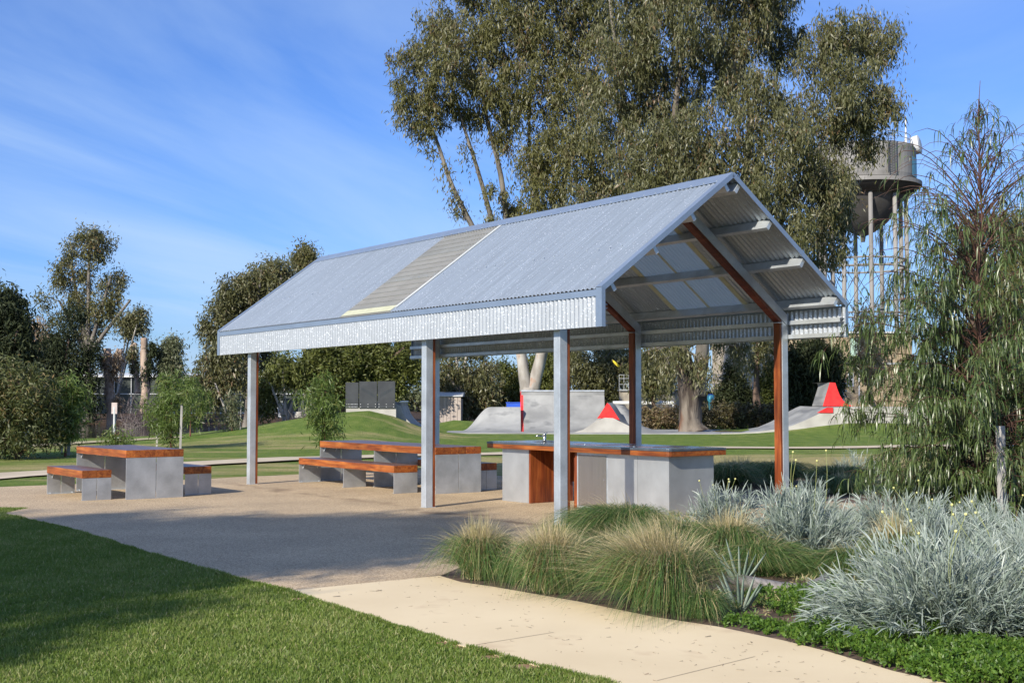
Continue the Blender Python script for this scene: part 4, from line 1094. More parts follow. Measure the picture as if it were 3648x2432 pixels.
ftree('gum_tree', 'bushy regrown lopped tree with a square leafy head above the dark shed roof', 385, 935, 96, [(388,800),(378,840)],
      [(392,795,20,0),(378,810,17,0),(402,785,15,0),(390,830,22,0),(380,850,18,0),(405,850,14,0)], 9000, M['grey_leaf'], M['bark_limb'], .25, 34, z0=.3, **LF)
# bare purple-grey thicket at the shed
def thicket(name, label, px, py, Y, wpx, hpx, n, seed, m=None):
    r = np.random.default_rng(seed); b = WD(px, py, Y); b[2] = float(height(b[0], Y)) - .1
    root = empty(name, b, 0, label, 'shrub'); sc = K/F_PX*Y; mb = MB()
    for k in range(n):
        a = r.uniform(0, 2*math.pi); R = r.random()**.6*wpx*sc*.5; h = hpx*sc*(.5+.5*r.random())*(1-.35*R/(wpx*sc*.5))
        q = np.array((math.cos(a)*R, math.sin(a)*R*.7, h)); p0 = np.array((math.cos(a)*R*.3, math.sin(a)*R*.3, 0))
        P = curve_pts(p0, q, 5, r, .2); mb.tube(P, [.05,.035,.025,.016,.008], 4, caps=False)
        for j in range(5):
            s_ = P[r.integers(1,5)]; e = s_ + r.normal(size=3)*.5*np.array((1,1,.8)) + np.array((0,0,.35)); mb.tube(curve_pts(s_, e, 3, r, .25), [.016,.011,.006], 3, caps=False)
    mb.build('twigs', m or M['twig'], root, kind='stuff'); return root
thicket('bare_shrub', 'tangle of bare purplish branches in front of the dark shed at the left', 332, 965, 88, 110, 125, 110, 35, mat('purplish_twigs', (.06,.045,.045), (.14,.11,.11), 4))
thicket('bare_shrub', 'bare twiggy shrub low on the bank right of the white marker post', 300, 985, 80, 60, 60, 45, 36, M['twig'])
# gum group behind the roof's left end
ftree('gum_tree', 'rounded grey-green gum rising behind the left end of the shelter roof', 560, 958, 84,
      [(600,620),(540,680),(650,640),(500,720)],
      [(640,615,34,0),(610,630,34,1),(575,650,30,0),(650,650,34,0),(540,665,34,0),(515,690,30,0),(560,700,36,1),(600,690,40,1),(490,735,26,0),(530,740,34,0),(475,760,20,0),(580,750,34,1),(510,790,26,0),(560,800,30,0),(620,760,36,2),(610,820,30,2),(560,850,28,1)],
      30000, M['gum_leaf'], M['bark_limb'], .38, 41, **LF)
ftree('gum_tree', 'small airy gum crown poking above the left slope of the shelter roof', 700, 958, 96, [(698,585),(690,600),(712,600)],
      [(700,578,22,0),(685,590,14,0),(715,590,14,0),(700,608,16,0),(728,605,5,0),(678,606,6,0)], 4500, M['gum_leaf_warm'], M['bark_limb'], .18, 42, **LF)
ftree('gum_tree', 'grey-green gum with several thin pale stems left of the first shelter column', 533, 992, 70, [(525,840),(548,850),(500,880),(535,815)],
      [(490,830,28,0),(470,870,26,0),(530,830,26,0),(505,880,24,0),(545,860,22,0),(480,910,20,0),(515,800,24,0)], 7500, M['gum_leaf'], M['bark_white'], .20, 43, **LF)
ftree('gum_tree', 'crooked pale-trunked tree right of the first shelter column, in front of the dark building', 661, 965, 74, [(650,850),(690,860),(625,880)],
      [(640,850,30,0),(600,880,24,0),(690,850,24,0),(615,920,22,0),(650,830,26,1)], 6000, M['mel_leaf'], M['bark_white'], .26, 44, **LF)
thicket('bare_shrub', 'arching bare grey branches right of the first shelter column', 668, 920, 73, 90, 105, 60, 45)
# broad paperbark behind the guard panels
ftree('paperbark_tree', 'broad dark paperbark with mossy green tufts behind the charcoal guard panels', 790, 962, 76,
      [(770,820),(720,830),(830,810),(880,820),(930,800)],
      [(720,830,34,0),(700,870,26,0),(760,820,40,-1),(800,840,40,-1),(770,880,34,-1),(840,820,42,0),(890,830,40,0),(860,870,40,0),(930,820,34,0),(950,850,28,0),(745,900,24,-1),(820,900,30,0),(900,880,34,0),(780,800,40,1),(860,790,36,1),(940,800,30,1)],
      48000, M['mel_leaf'], M['bark_dark'], .42, 46, leaf=(.24,.10), droop=.2, csize=.45, per=40, twigs=7, limbm=M['twig'], shell=.35)
# trees seen under the roof between the columns
ftree('gum_tree', 'gum with straight pale trunk seen under the roof above the beige shed', 1062, 965, 82, [(1045,780),(1075,790),(1030,860)],
      [(1030,850,26,0),(1075,850,28,0),(1100,880,28,0),(1040,890,24,0),(1085,920,26,0),(1050,940,22,-1),(1120,850,30,1),(1120,910,26,0),(1010,870,16,0),(1090,780,40,2),(1030,790,34,2)], 15000, M['gum_leaf'], M['bark_white'], .26, 47, **LF)
ftree('dark_tree', 'dark bushy tree directly behind the forked pale trunk', 1240, 965, 90, [(1250,820),(1180,850),(1290,840)],
      [(1160,850,30,0),(1185,890,34,0),(1240,850,38,0),(1275,880,34,0),(1290,840,30,0),(1150,920,24,0),(1215,910,34,0),(1260,800,40,2)], 18000, M['mel_leaf'], M['bark_dark'], .3, 48, **LF)
ftree('dark_tree', 'dark drooping trees behind the tallest concrete wall', 1385, 960, 88, [(1390,820),(1330,830),(1430,830)],
      [(1330,840,34,0),(1370,850,38,0),(1415,840,36,0),(1350,890,28,0),(1400,890,26,0),(1440,830,30,1),(1320,800,30,2),(1395,800,34,2),(1345,925,18,0)], 17000, M['gum_leaf'], M['bark_dark'], .26, 49, tint_bias=-.15, **LF)
ftree('gum_tree', 'drooping gum foliage left of the great mottled trunk', 1500, 950, 74, [(1500,800),(1520,840)],
      [(1500,830,30,0),(1525,860,24,0),(1485,870,20,0),(1470,830,20,1),(1535,810,24,1)], 7000, M['gum_leaf'], M['bark_dark'], .2, 50, **LF)
ftree('conifer_tree', 'dark cone-shaped tree between the great gum and the red-brown trunk', 1686, 955, 80, [(1686,830),(1670,880)],
      [(1686,845,14,0),(1684,870,24,0),(1688,895,32,0),(1670,915,30,0),(1705,915,26,0),(1655,925,24,0),(1690,925,30,0)], 15000, M['dark_leaf'], M['bark_dark'], .16, 51,
      leaf=(.22,.10), droop=.3, csize=.35, per=40, twigs=5, shell=.4)
ftree('gum_tree', 'straight bare red-brown trunk standing alone between the great gum and the end column', 1735, 975, 72, [(1741,760),(1745,700)],
      [(1760,800,16,0),(1725,820,12,0),(1750,770,20,0)], 1500, M['gum_leaf'], M['bark_dark'], .36, 52, **LF)
ftree('cypress_tree', 'dense rounded green cypress left of the end column', 1770, 955, 78, [(1770,850)], [(1772,850,18,0),(1768,880,26,0),(1775,905,28,0),(1768,930,26,0)], 12000, M['mel_leaf'], M['bark_dark'], .14, 53,
      leaf=(.16,.09), droop=.1, csize=.25, per=40, twigs=1, shell=.55, tint_bias=-.2)
ftree('dark_tree', 'dark leafy tree between the end column and the brown building', 1870, 960, 72, [(1880,820),(1840,850),(1910,850)],
      [(1830,820,34,0),(1870,800,30,0),(1900,820,30,0),(1850,860,34,0),(1900,865,30,0),(1830,900,28,0),(1885,905,28,0),(1915,880,18,0),(1815,860,24,0),(1925,830,14,0)], 22000, M['dark_leaf'], M['bark_dark'], .2, 54, **LF)
ftree('gum_tree', 'reddish-trunked gum with dry leaves against the brown building', 2010, 955, 66, [(1975,740),(1985,790),(1995,800)],
      [(1975,715,12,0),(1990,770,20,0),(1985,820,22,0),(2010,840,24,0),(2000,800,20,0)], 3500, M['dry_leaf'], M['bark_tan'], .22, 55, **LF)
ftree('gum_tree', 'leafy olive gum at the right edge behind the weeping tree', 2290, 990, 36, [(2250,560),(2330,520),(2200,700)],
      [(2330,520,46,0),(2290,500,30,0),(2350,600,60,0),(2240,520,34,0),(2230,600,40,0),(2300,680,60,0),(2360,740,60,0),(2250,760,50,0),(2330,850,60,0),(2390,600,50,0)], 26000, M['gum_leaf_warm'], M['bark_dark'], .24, 56,
      leaf=(.18,.04), droop=.8, csize=.35, per=45, twigs=5, shell=.35)
# round bush and young staked trees on the left lawn
bb = GD(38, 1052)
make_tree('round_bush', 'large rounded olive-green bush at the left edge beside the staked saplings', bb, [([bb, bb+(.1,0,.8), bb+(.2,.1,1.8)], .07, .03), ([bb, bb+(-.5,0,.7), bb+(-.9,.1,1.6)], .06, .03), ([bb, bb+(.5,.2,.6), bb+(.8,.2,1.2)], .06, .03)],
      [(bb+np.array(c)*np.array((1,1,.84)), rad) for c, rad in (((-.2,0,1.4),(1.0,1,.9)),((-.9,.2,1.9),(.9,.9,.8)),((.35,.1,2.0),(.65,.8,.7)),((-.3,.2,2.6),(.75,.7,.45)),((.6,.3,1.3),(.5,.7,.8)),((-.1,-.3,.75),(.8,.8,.45)),((-1.2,0,1.0),(.8,.8,.8)),((-1.6,.2,2.4),(.9,.8,.6)))],
      24000, leafmat('bush_leaves', [(.035,.045,.015),(.07,.085,.025),(.11,.12,.04),(.20,.12,.05)], trans=.25), M['bark_dark'], cat='bush', seed=60, leaf=(.15,.035), droop=.45, csize=.24, per=40, twigs=8, shell=.45)
G_SAP = 'saplings with timber stakes on the lawn'
def sapling(label, base, h, wd, n, seed, stakes=(), lm=None, lean=0.0, low=.15):
    r = np.random.default_rng(seed); base = np.array(base, float)
    blobs = []
    for k in range(9):
        f = low + (1-low)*k/8; R = wd*(math.sin(math.pi*min(1, (1-f)*1.05+.12))**.8)*.5 + .05
        blobs.append((base + np.array((lean*f + r.normal()*R*.35, r.normal()*R*.3, h*f)), (R, R, h*.085)))
    make_tree('sapling', label, base, [([base, base+(lean*.5, 0, h*.5), base+(lean, 0, h*.98)], .03, .008)], blobs, n, lm or M['sap_leaf'], M['stem_red'],
              group=G_SAP, seed=seed, leaf=(.20,.030), droop=.6, csize=.17, per=18, twigs=5, twig_r=.006, shell=.3, nside=6, wob=0)
    for lab, p, hh, rad in stakes:
        o = MB().box(-rad, rad, -rad, rad, -.1, hh).build('tree_stake', M['stake'], bevel=.004); o.location = p; o.rotation_euler = (0, .02, .3)
        prop(o, lab, 'stake', 'timber stakes beside the young trees')
p = GD(150, 1048)
sapling('young leafy tree just right of the round bush, with thin stakes', p + (0,0,0), 2.05, .85, 3600, 61,
        [('thick pale stake right of the round bush', tuple(GD(157,1045)), 1.05, .045), ('thin stake left of the thick pale one, by the round bush', tuple(GD(142,1042)), 1.0, .022)], low=.3)
p = GD(393, 1030)
sapling('fresh green weeping sapling between two white stakes behind the small table', p, 2.2, 1.3, 4200, 62,
        [('left white stake of the pair behind the small table', tuple(GD(360,1028)), 1.35, .028), ('right white stake of the pair behind the small table', tuple(GD(414,1032)), 1.35, .032)], low=.12)
sapling('tall thin sapling right behind the pair of white stakes', GD(437,1010), 2.45, .9, 2600, 63, low=.3)
sapling('bright sapling with drooping leaves in front of the grass mound', (W(1157,1600,38)[0], 38, 0), 2.15, 1.05, 3400, 64, low=.1)
sapling('small sapling with a thin stake left of the first shelter column', (GD(533,1008)[0], GD(533,1008)[1], .03), 1.7, .7, 1600, 65,
        [('thin stake left of the first shelter column', tuple(GD(551,1008)), 1.3, .02)], low=.35, lm=M['grey_leaf'])
sapling('tiny sapling on the lawn right of the round bush', GD(265, 1030), .55, .9, 700, 66, low=.1)
# marker post by the lake
mp = GD(262, 1007); t = empty('marker_post', mp, 0, 'slim white marker post with a reddish band near the lake shore', 'post')
MB().tube([(0,0,-.1),(0,0,1.25)], .045, 8).build('pole', M['white'], t)
MB().box(-.11,.11,-.03,.03,.98,1.42).build('sign_plate', mat('faded_sign', (.42,.33,.31), (.52,.44,.42), 3, rough=.6), t)
MB().box(-.06,.22,-.05,.05,.0,.06).build('foot', M['white'], t)
# hedges
def hedge(label, x0, x1, y, z, n, lm, seed, dx=.8):
    r = np.random.default_rng(seed); c = np.array(((x0+x1)/2, y, 0)); root = empty('hedge', c, 0, label, 'hedge')
    nb = int((x1-x0)/.8)+1
    blobs = [((x0 + (k+.5)*(x1-x0)/nb, y + r.normal()*.1, z*.5), (.62, dx, z*.52)) for k in range(nb)]
    V, Q, T, cc = clusters(blobs, n, r, (.13,.06), .1, .16, 30, .5); fast_mesh('foliage', V, Q, lm, T, root, off=c)
    tw = MB()
    for k in range(nb*6):
        x = r.uniform(x0, x1)-c[0]; tw.tube([(x, 0, 0), (x+r.normal()*.25, r.normal()*.3, z*.9)], [.02,.006], 3, caps=False)
    tw.build('stems', M['twig'], root, kind='stuff')
hedge('brown clipped hedge left of the great mottled trunk', skx(2292,64), skx(2425,64), 64.5, 1.15, 7000, M['hedge_leaf'], 70)
hedge('darker hedge right of the great mottled trunk', skx(2505,66), skx(2790,66), 66, 1.35, 14000, leafmat('dark_hedge_leaves', [(.03,.03,.012),(.07,.055,.025),(.10,.10,.03)], trans=.1), 71)
# far wood that closes the horizon
V_, Q_, T_ = [], [], []; k = 0
r = np.random.default_rng(80)
for x in np.arange(-105, 110, 4.2):
    Yw = 150 + r.uniform(-12, 30); h = r.uniform(3.2, 5.2) * (1.25 if x < -55 or x > 45 else .9)
    c = np.array((x, Yw, h*.5)); V, Q, T, cc = clusters([(c, (3.8, 3, h*.55))], 1500, r, (.6,.26), .3, .8, 40, .4)
    V_.append(V); Q_.append(Q+k); T_.append(T); k += len(V)
wd = fast_mesh('distant_wood', np.concatenate(V_), np.concatenate(Q_), M['grey_leaf'], np.concatenate(T_), kind='stuff')
prop(wd, 'low belt of distant trees closing the horizon', 'trees')

# ---------------------------------------------------------------- buildings
# dark green shed across the lake
YS = 112.0
sh = empty('dark_shed', (-29, YS, .35), 0, 'long dark green shed with white gutter and pale mid rail across the lake', 'building')
def sp(px, py, Y=YS): a = W(px, py, Y); return (a[0]+29, a[1]-YS, a[2]-.35)
xa, xb = sp(250, 0)[0], sp(1200, 0)[0]; zt_ = sp(0, 1341)[2]; zm = sp(0, 1403)[2]
nb = 16
for k in range(nb):
    a = xa + (xb-xa)*k/nb; b = xa + (xb-xa)*(k+1)/nb
    MB().box(a+.02, b-.02, 0, .1, -.3, zm-.05).build('wall_panel', M['green_shed'], sh)
    MB().box(a+.02, b-.02, .15, .25, zm+.05, zt_-.06).build('wall_panel', M['green_shed'], sh)
    if k: MB().box(a-.04, a+.04, -.05, .04, -.3, zt_-.08).build('post', M['grey_paint'], sh)
MB().box(xa, xb, .26, 12, -.3, zt_-.08).build('core', M['green_shed'], sh)
MB().box(xa-.2, xb+.2, -.25, .05, zt_-.06, zt_+.10).build('gutter', M['white'], sh)
MB().box(xa, xb, -.12, .12, zm-.04, zm+.05).build('mid_rail', M['grey_paint'], sh)
MB().hexa([(xa-.2,.06,zt_-.05),(xb+.2,.06,zt_-.05),(xb+.2,12,zt_-.05),(xa-.2,12,zt_-.05),(xa-.2,.06,zt_+.08),(xb+.2,.06,zt_+.08),(xb+.2,12,zt_+.55),(xa-.2,12,zt_+.55)]).build('roof', M['white'], sh)
for zz in (.35, .62):
    MB().tube([(xa, .3, zt_+zz), (xb, .3, zt_+zz)], .025, 6).build('roof_rail', M['grey_paint'], sh)
for k in range(26):
    x = xa + (xb-xa)*k/25; MB().tube([(x,.3,zt_+.05),(x,.3,zt_+.64)], .02, 5).build('rail_post', M['grey_paint'], sh)
for px0, px1 in ((748, 860), (930, 1110)):
    for py in (1430, 1452, 1470):
        a = sp(px0, py); b = sp(px1, py); MB().box(a[0], b[0], -.35, -.31, a[2]-.03, a[2]+.03).build('frame_rail', M['grey_paint'], sh)
    for px in np.linspace(px0, px1, 5):
        a = sp(px, 1486); b = sp(px, 1410); MB().box(a[0]-.03, a[0]+.03, -.36, -.30, a[2], b[2]).build('frame_post', M['grey_paint'], sh)
MB().box(sp(640,0)[0], sp(935,0)[0], -1.0, -.6, -.15, .14).build('kerb_beam', M['white'], sh)
mx0 = W(1010, 1480, 88)
mc = empty('machine', (mx0[0], 88, .3), 0, 'pale boxy machine parked before the dark shed, left of the guard panels', 'machine')
MB().box(-.3,.1,-.6,.6,0,1.0).build('body', M['white'], mc, bevel=.05); MB().box(.15,1.6,-.6,.6,.3,1.35).build('cab', M['green_shed'], mc, bevel=.05); MB().box(.35,1.9,-.7,.7,0,.42).build('chassis', M['concrete_pale'], mc, bevel=.04)
for x in (.6, 1.6): MB().tube([(x,-.8,.25),(x,-.7,.25)], .26, 14).build('wheel', M['black_panel'], mc)
# beige shed
bs = empty('beige_shed', (W(1600,1490,78)[0], 79, .0), 0, 'beige metal shed half hidden by gum leaves behind the skate park', 'building')
def sp2(px, py, Y=78): a = W(px, py, Y); return (a[0]-bs.location.x, a[1]-79, a[2])
xa, xb = sp2(1545, 0)[0], sp2(1645, 0)[0]; zz = sp2(0, 1412)[2]; zl = sp2(0, 1420)[2]
for k in range(8):
    a = xa + (xb-xa)*k/8; b = xa + (xb-xa)*(k+1)/8
    MB().box(a+.01, b-.01, -1.0, -.95, 0, zz-.02).build('wall_panel', M['shed_pink'], bs)
MB().box(xa, xb, -.94, 3, 0, zl).build('core', M['shed_pink'], bs)
MB().hexa([(xa-.1,-1.1,zz),(xb+.1,-1.1,zz),(xb+.1,3.1,zz),(xa-.1,3.1,zz),(xa-.1,-1.1,zz+.05),(xb+.1,-1.1,zz+.05),(xb+.1,3.1,zz+.35),(xa-.1,3.1,zz+.35)]).build('roof', M['white'], bs)
# settling tank wall with walkway rails
YT = 86.0
tk = empty('settling_tank', (W(2400,1450,YT)[0], YT, 0), 0, 'low stained concrete tank with railed walkway behind the great gum', 'tank')
def sp3(px, py, Y=YT): a = W(px, py, Y); return (a[0]-tk.location.x, a[1]-YT, a[2])
xa, xb = sp3(2200,0)[0], sp3(2416,0)[0]; xc = sp3(2700,0)[0]; zt_ = sp3(0,1392)[2]
for k in range(5):
    a = xa + (xb-xa)*k/5; b = xa + (xb-xa)*(k+1)/5; MB().box(a+.01, b-.01, 0, .3, .0, zt_).build('wall_panel', M['concrete_tan'], tk)
MB().box(xb+.01, xc, 1.2, 1.6, 0, zt_-.05).build('shaded_wall', mat('shade_toned_tank_wall', (.12,.11,.09), (.2,.18,.15), 1, rough=.9), tk)  # same tank concrete in a darker colour, with the shade painted in
MB().box(xa, xc, -.15, 1.9, zt_+.01, zt_+.10).build('walkway', M['grey_paint'], tk)
for zz in (.45, .85, 1.10):
    MB().tube([(xa, -.1, zt_+zz), (xc, -.1, zt_+zz)], .022, 6).build('rail', M['grey_paint'], tk)
for k in range(31):
    x = xa + (xc-xa)*k/30; MB().tube([(x,-.1,zt_+.1),(x,-.1,zt_+1.1)], .022, 5).build('rail_post', M['grey_paint'], tk)
a = sp3(2295, 1434, 80); b = sp3(2398, 1434, 80)
MB().tube([(a[0]-2, -6, a[2]), (b[0], -6, b[2]), (b[0]+.05, -6, b[2]-.1), (b[0]+.05, -6, 0)], .11, 10).build('white_pipe', M['white'], tk, smooth=True)
a = sp3(2385, 1378); MB().box(a[0]-.28, a[0]+.28, -.3, -.1, a[2]-.4, a[2]+.45).build('control_box', M['white'], tk)
for px, top in ((2325, 1338), (2250, 1350), (2345,1362)):
    a = sp3(px, top); MB().tube([(a[0], .6, zt_), (a[0], .6, a[2])], .09 if px == 2325 else .05, 8).build('mast', M['grey_paint'], tk)
for px, m_, pw, ph, y0 in ((2532, 'aqua', 14, 30, 1420),):
    a = W(px, 1450, 70); o = empty('water_drum', (a[0], 70, float(a[2])-.2), 0, 'pale blue upright drum right of the great mottled trunk', 'drum')
    MB().lathe([(.12,0),(.13,.5),(.2,.62),(.2,.85),(.12,.9)], n=18, caps=True).build('body', M[m_], o, smooth=True); MB().lathe([(.13,0),(.13,.05)], (0,0,.9), 14, caps=True).build('lid', M['blue'], o)
    MB().box(-.3,.3,-.3,.3,-.9,-.01).build('plinth', M['concrete_tan'], o)
a = W(1832, 1440, 68); o = empty('blue_bin', (a[0], 68, float(a[2])-.8), 0, 'blue crate-like bin just left of the red stripe behind the concrete bank', 'bin')
MB().box(-.42,.42,-.3,.3,.0,.86).build('body', M['blue'], o, bevel=.03); MB().box(-.45,.45,-.33,.33,.862,.92).build('lid', M['blue'], o, bevel=.02)
a = W(2195, 1297, 84); yq = MB()
yq.hexa([(-.35,-.03,.25),(.1,-.03,-.25),(.35,.03,-.35),(-.1,.03,.05),(-.40,-.03,.5),(.12,-.03,.02),(.42,.03,-.12),(-.15,.03,.35)])
o = yq.build('yellow_scrap', M['yellow']); o.scale = (.6,.6,.6); o.location = tuple(a); prop(o, 'small yellow scrap caught among the dark trees under the roof', 'scrap')
# power pole
a = W(1660, 1490, 90); o = empty('utility_pole', (a[0], 90, 0), 0, 'pale utility pole right of the straight pale gum trunk', 'pole')
zt_ = W(1660, 1310, 90)[2]; MB().tube([(0,0,0),(0,0,zt_)], [.16,.12], 10).build('pole', M['concrete_pale'], o, smooth=True)
for zz in (.3, 1.0): MB().box(-1.1,.9,-.12,-.02,zt_-zz-.06,zt_-zz+.06).build('cross_arm', M['grey_paint'], o)
# brown building with pale green window, cream tower block
YBd = 102.0
bd = empty('plant_building', (W(2960,1470,YBd)[0], YBd, 0), 0, 'tan pebble-clad plant building with large pale green window at the right', 'building')
def sp4(px, py, Y=YBd): a = W(px, py, Y); return (a[0]-bd.location.x, a[1]-YBd, a[2])
xa, xb = sp4(2800,0)[0], sp4(3230,0)[0]; zt_ = sp4(0,1187)[2]; zm = sp4(0,1292)[2]
gx0, gz1 = sp4(3028,1202)[0], sp4(0,1202)[2]; gx1, gz0 = sp4(3084,1287)[0], sp4(0,1287)[2]
wx0, wx1, wz0, wz1 = sp4(3005,0)[0], sp4(3022,0)[0], sp4(0,1376)[2], sp4(0,1327)[2]
wl_ = lambda *b: MB().box(*b).build('wall', M['brown_wall'], bd)
wl_(xa, gx0, 0, .3, zm, zt_); wl_(gx1, xb, 0, .3, zm, zt_); wl_(gx0, gx1, 0, .3, gz1, zt_); wl_(gx0, gx1, 0, .3, zm, gz0)
wl_(xa, wx0, 0, .3, 0, zm-.01); wl_(wx1, xb, 0, .3, 0, zm-.01); wl_(wx0, wx1, 0, .3, wz1, zm-.01); wl_(wx0, wx1, 0, .3, 0, wz0)
MB().box(xa, xb, .31, 14, 0, zt_-.02).build('core', M['brown_wall'], bd)
MB().box(gx0, gx1, .12, .16, gz0, gz1).build('window', M['green_glass'], bd)
MB().box((gx0+gx1)/2-.02, (gx0+gx1)/2+.02, .08, .115, gz0, gz1).build('mullion', M['white'], bd)
wn_ = MB().box(wx0, wx1, .18, .22, wz0, wz1).build('window', M['dark_glass'], bd)
fr = MB()
for b in ((wx0-.04,wx0+.05,-.03,.1,wz0,wz1),(wx1-.05,wx1+.04,-.03,.1,wz0,wz1),(wx0+.05,wx1-.05,-.03,.1,wz1-.07,wz1),(wx0+.05,wx1-.05,-.03,.1,wz0,wz0+.07),(wx0+.05,wx1-.05,-.03,.1,(wz0+wz1)/2-.04,(wz0+wz1)/2+.04)): fr.box(*b)
fr.build('frame', M['white'], wn_)
MB().box(xa, xb, -.06, -.004, zm-.14, zm+.02).build('band', M['grey_paint'], bd)
MB().box(xa-.1, xb+.1, -.15, .35, zt_+.002, zt_+.14).build('parapet', M['white'], bd)
for zz in (sp4(0,1313)[2], sp4(0,1397)[2]): MB().box(sp4(3000,0)[0], xb, -.03, -.003, zz-.03, zz+.03).build('joint_band', M['cream_wall'], bd)
for px in (3042, 3082): MB().box(sp4(px,0)[0]-.05, sp4(px,0)[0]+.05, -.04, -.005, sp4(0,1440)[2], sp4(0,1330)[2]).build('pipe', M['white'], bd)
cb_ = empty('cream_block', (W(2680,1470,98)[0], 98, 0), 0, 'tall cream rendered block behind the red-brown trunk', 'building')
def sp5(px, py, Y=98): a = W(px, py, Y); return (a[0]-cb_.location.x, a[1]-98, a[2])
MB().box(sp5(2585,0)[0], sp5(2790,0)[0], 0, 8, 0, sp5(0,1190)[2]).build('wall', M['cream_wall'], cb_)
for px in (2650, 2715): MB().box(sp5(px,0)[0]-.05, sp5(px,0)[0]+.05, -.06, -.003, 0, sp5(0,1195)[2]).build('downpipe', M['concrete_pale'], cb_)
MB().box(sp5(2668,0)[0], sp5(2740,0)[0], -.05, -.002, 0.1, sp5(0,1420)[2]).build('roller_door', M['green_glass'], cb_)
wr = empty('white_railing', (W(2870,1400,84)[0], 84, 0), 0, 'white pipe rack and rails between the end column and the red wedge', 'railing')
def sp6(px, py, Y=84): a = W(px, py, Y); return (a[0]-wr.location.x, a[1]-84, a[2])
for py in (1366, 1374, 1392, 1412): MB().tube([(sp6(2805,0)[0],0,sp6(0,py)[2]),(sp6(3000,0)[0],0,sp6(0,py)[2])], .05, 6).build('rail', M['white'], wr)
for px in range(2810, 3000, 22): MB().tube([(sp6(px,0)[0],0,0),(sp6(px,0)[0],0,sp6(0,1366)[2])], .05, 6).build('post', M['white'], wr)
# retaining wall strip at the right
# ---------------------------------------------------------------- water tower
YW = 120.0
cw = W(3082, 1426, YW)
wt = empty('water_tower', (cw[0], YW, 0), 0, 'grey concrete water tower with conical underside on tall legs, behind the gum', 'water tower')
zz = lambda py: W(3082, py, YW)[2]
s_ = YW/F_PX
tankr = 186*s_
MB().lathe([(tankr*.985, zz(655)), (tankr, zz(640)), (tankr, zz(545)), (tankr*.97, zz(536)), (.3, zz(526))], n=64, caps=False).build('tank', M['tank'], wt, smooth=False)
MB().lathe([(tankr*.96, zz(662)), (tankr*.96, zz(648))], n=64).build('painted_shadow_gap', M['tank_dark'], wt, smooth=True)  # dark band painting the shade between tank and walkway ring
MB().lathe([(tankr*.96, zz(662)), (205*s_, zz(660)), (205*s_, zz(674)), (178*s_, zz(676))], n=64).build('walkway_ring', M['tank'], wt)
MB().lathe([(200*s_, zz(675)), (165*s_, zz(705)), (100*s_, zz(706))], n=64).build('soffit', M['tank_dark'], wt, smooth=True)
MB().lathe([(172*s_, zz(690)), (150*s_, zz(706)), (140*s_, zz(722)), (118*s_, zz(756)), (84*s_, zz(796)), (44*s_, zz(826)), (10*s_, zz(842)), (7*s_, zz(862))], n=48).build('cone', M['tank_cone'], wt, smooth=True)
for k in range(10):
    a = 2*math.pi*(k+.35)/10; R = 150*s_
    MB().tube([(R*math.cos(a), R*math.sin(a), 0), (R*math.cos(a), R*math.sin(a), zz(690))], .21, 8).build('leg', M['tank'], wt, smooth=True)
for lv in (930, 957, 1120):
    for k in range(10):
        a, b = 2*math.pi*(k+.35)/10, 2*math.pi*(k+1.35)/10; R = 150*s_
        MB().tube([(R*math.cos(a), R*math.sin(a), zz(lv)), (R*math.cos(b), R*math.sin(b), zz(lv))], .10, 6).build('brace_beam', M['tank'], wt)
for k in range(10):
    a, b = 2*math.pi*(k+.35)/10, 2*math.pi*(k+1.35)/10; R = 150*s_
    for p0, p1 in ((960, 1118), (1118, 960)):
        MB().tube([(R*math.cos(a), R*math.sin(a), zz(p0)), (R*math.cos(b), R*math.sin(b), zz(p1))], .03, 4).build('tie_rod', M['tank_dark'], wt)
# top rail, ladder, antenna, dish, teal panel
for rr_, dz in ((tankr*.9, 1.05), (tankr*.9, .6)):
    MB().tube([(rr_*math.cos(t), rr_*math.sin(t), zz(536)+dz) for t in np.linspace(0, 2*math.pi, 41)], .035, 5).build('top_rail', M['grey_paint'], wt)
for k in range(16):
    t = 2*math.pi*k/16; MB().tube([(tankr*.9*math.cos(t), tankr*.9*math.sin(t), zz(538)), (tankr*.9*math.cos(t), tankr*.9*math.sin(t), zz(536)+1.05)], .03, 4).build('rail_post', M['grey_paint'], wt)
la = math.radians(-90 + 14); ld = MB()
for off in (-.3, .3):
    x, y = (tankr+.35)*math.cos(la)+off, (tankr+.35)*math.sin(la); ld.tube([(x, y, zz(650)), (x, y, zz(505))], .05, 5)
for k in range(26): z_ = zz(645)+k*.15*1.0; ld.box((tankr+.35)*math.cos(la)-.3, (tankr+.35)*math.cos(la)+.3, (tankr+.35)*math.sin(la)-.02, (tankr+.35)*math.sin(la)+.02, z_, z_+.03)
ld.build('ladder', M['black_panel'], wt)
ax = (3241-3082)*s_; MB().tube([(ax, 0, zz(548)), (ax, 0, zz(487)), (ax, 0, zz(484)), (ax, 0, zz(414))], [.13,.13,.08,.07], 8).build('antenna', M['white'], wt)
dx_ = (3272-3082)*s_; ds = MB().lathe([(.05,-.3),(.42,-.28),(.47,-.1),(.47,.25),(.3,.32)], n=24, caps=True).build('dish', M['white'], wt, smooth=False); ds.location = (dx_, -.5, zz(521)); ds.rotation_euler = (math.radians(80), 0, math.radians(60))
ds.scale = (1.9, 1.9, 1.3)
MB().tube([(dx_-.6,-.2,zz(560)),(dx_-.6,-.2,zz(530)),(dx_,-.4,zz(524))], .09, 6).build('dish_arm', M['grey_paint'], wt)
tl = MB(); P = []
for t in np.linspace(math.radians(-42), math.radians(-22), 6): P.append([((tankr+.04)*math.cos(t), (tankr+.04)*math.sin(t), zz(648)), ((tankr+.04)*math.cos(t), (tankr+.04)*math.sin(t), zz(580))])
tl.grid(P); tl.build('teal_panel', M['teal'], wt)

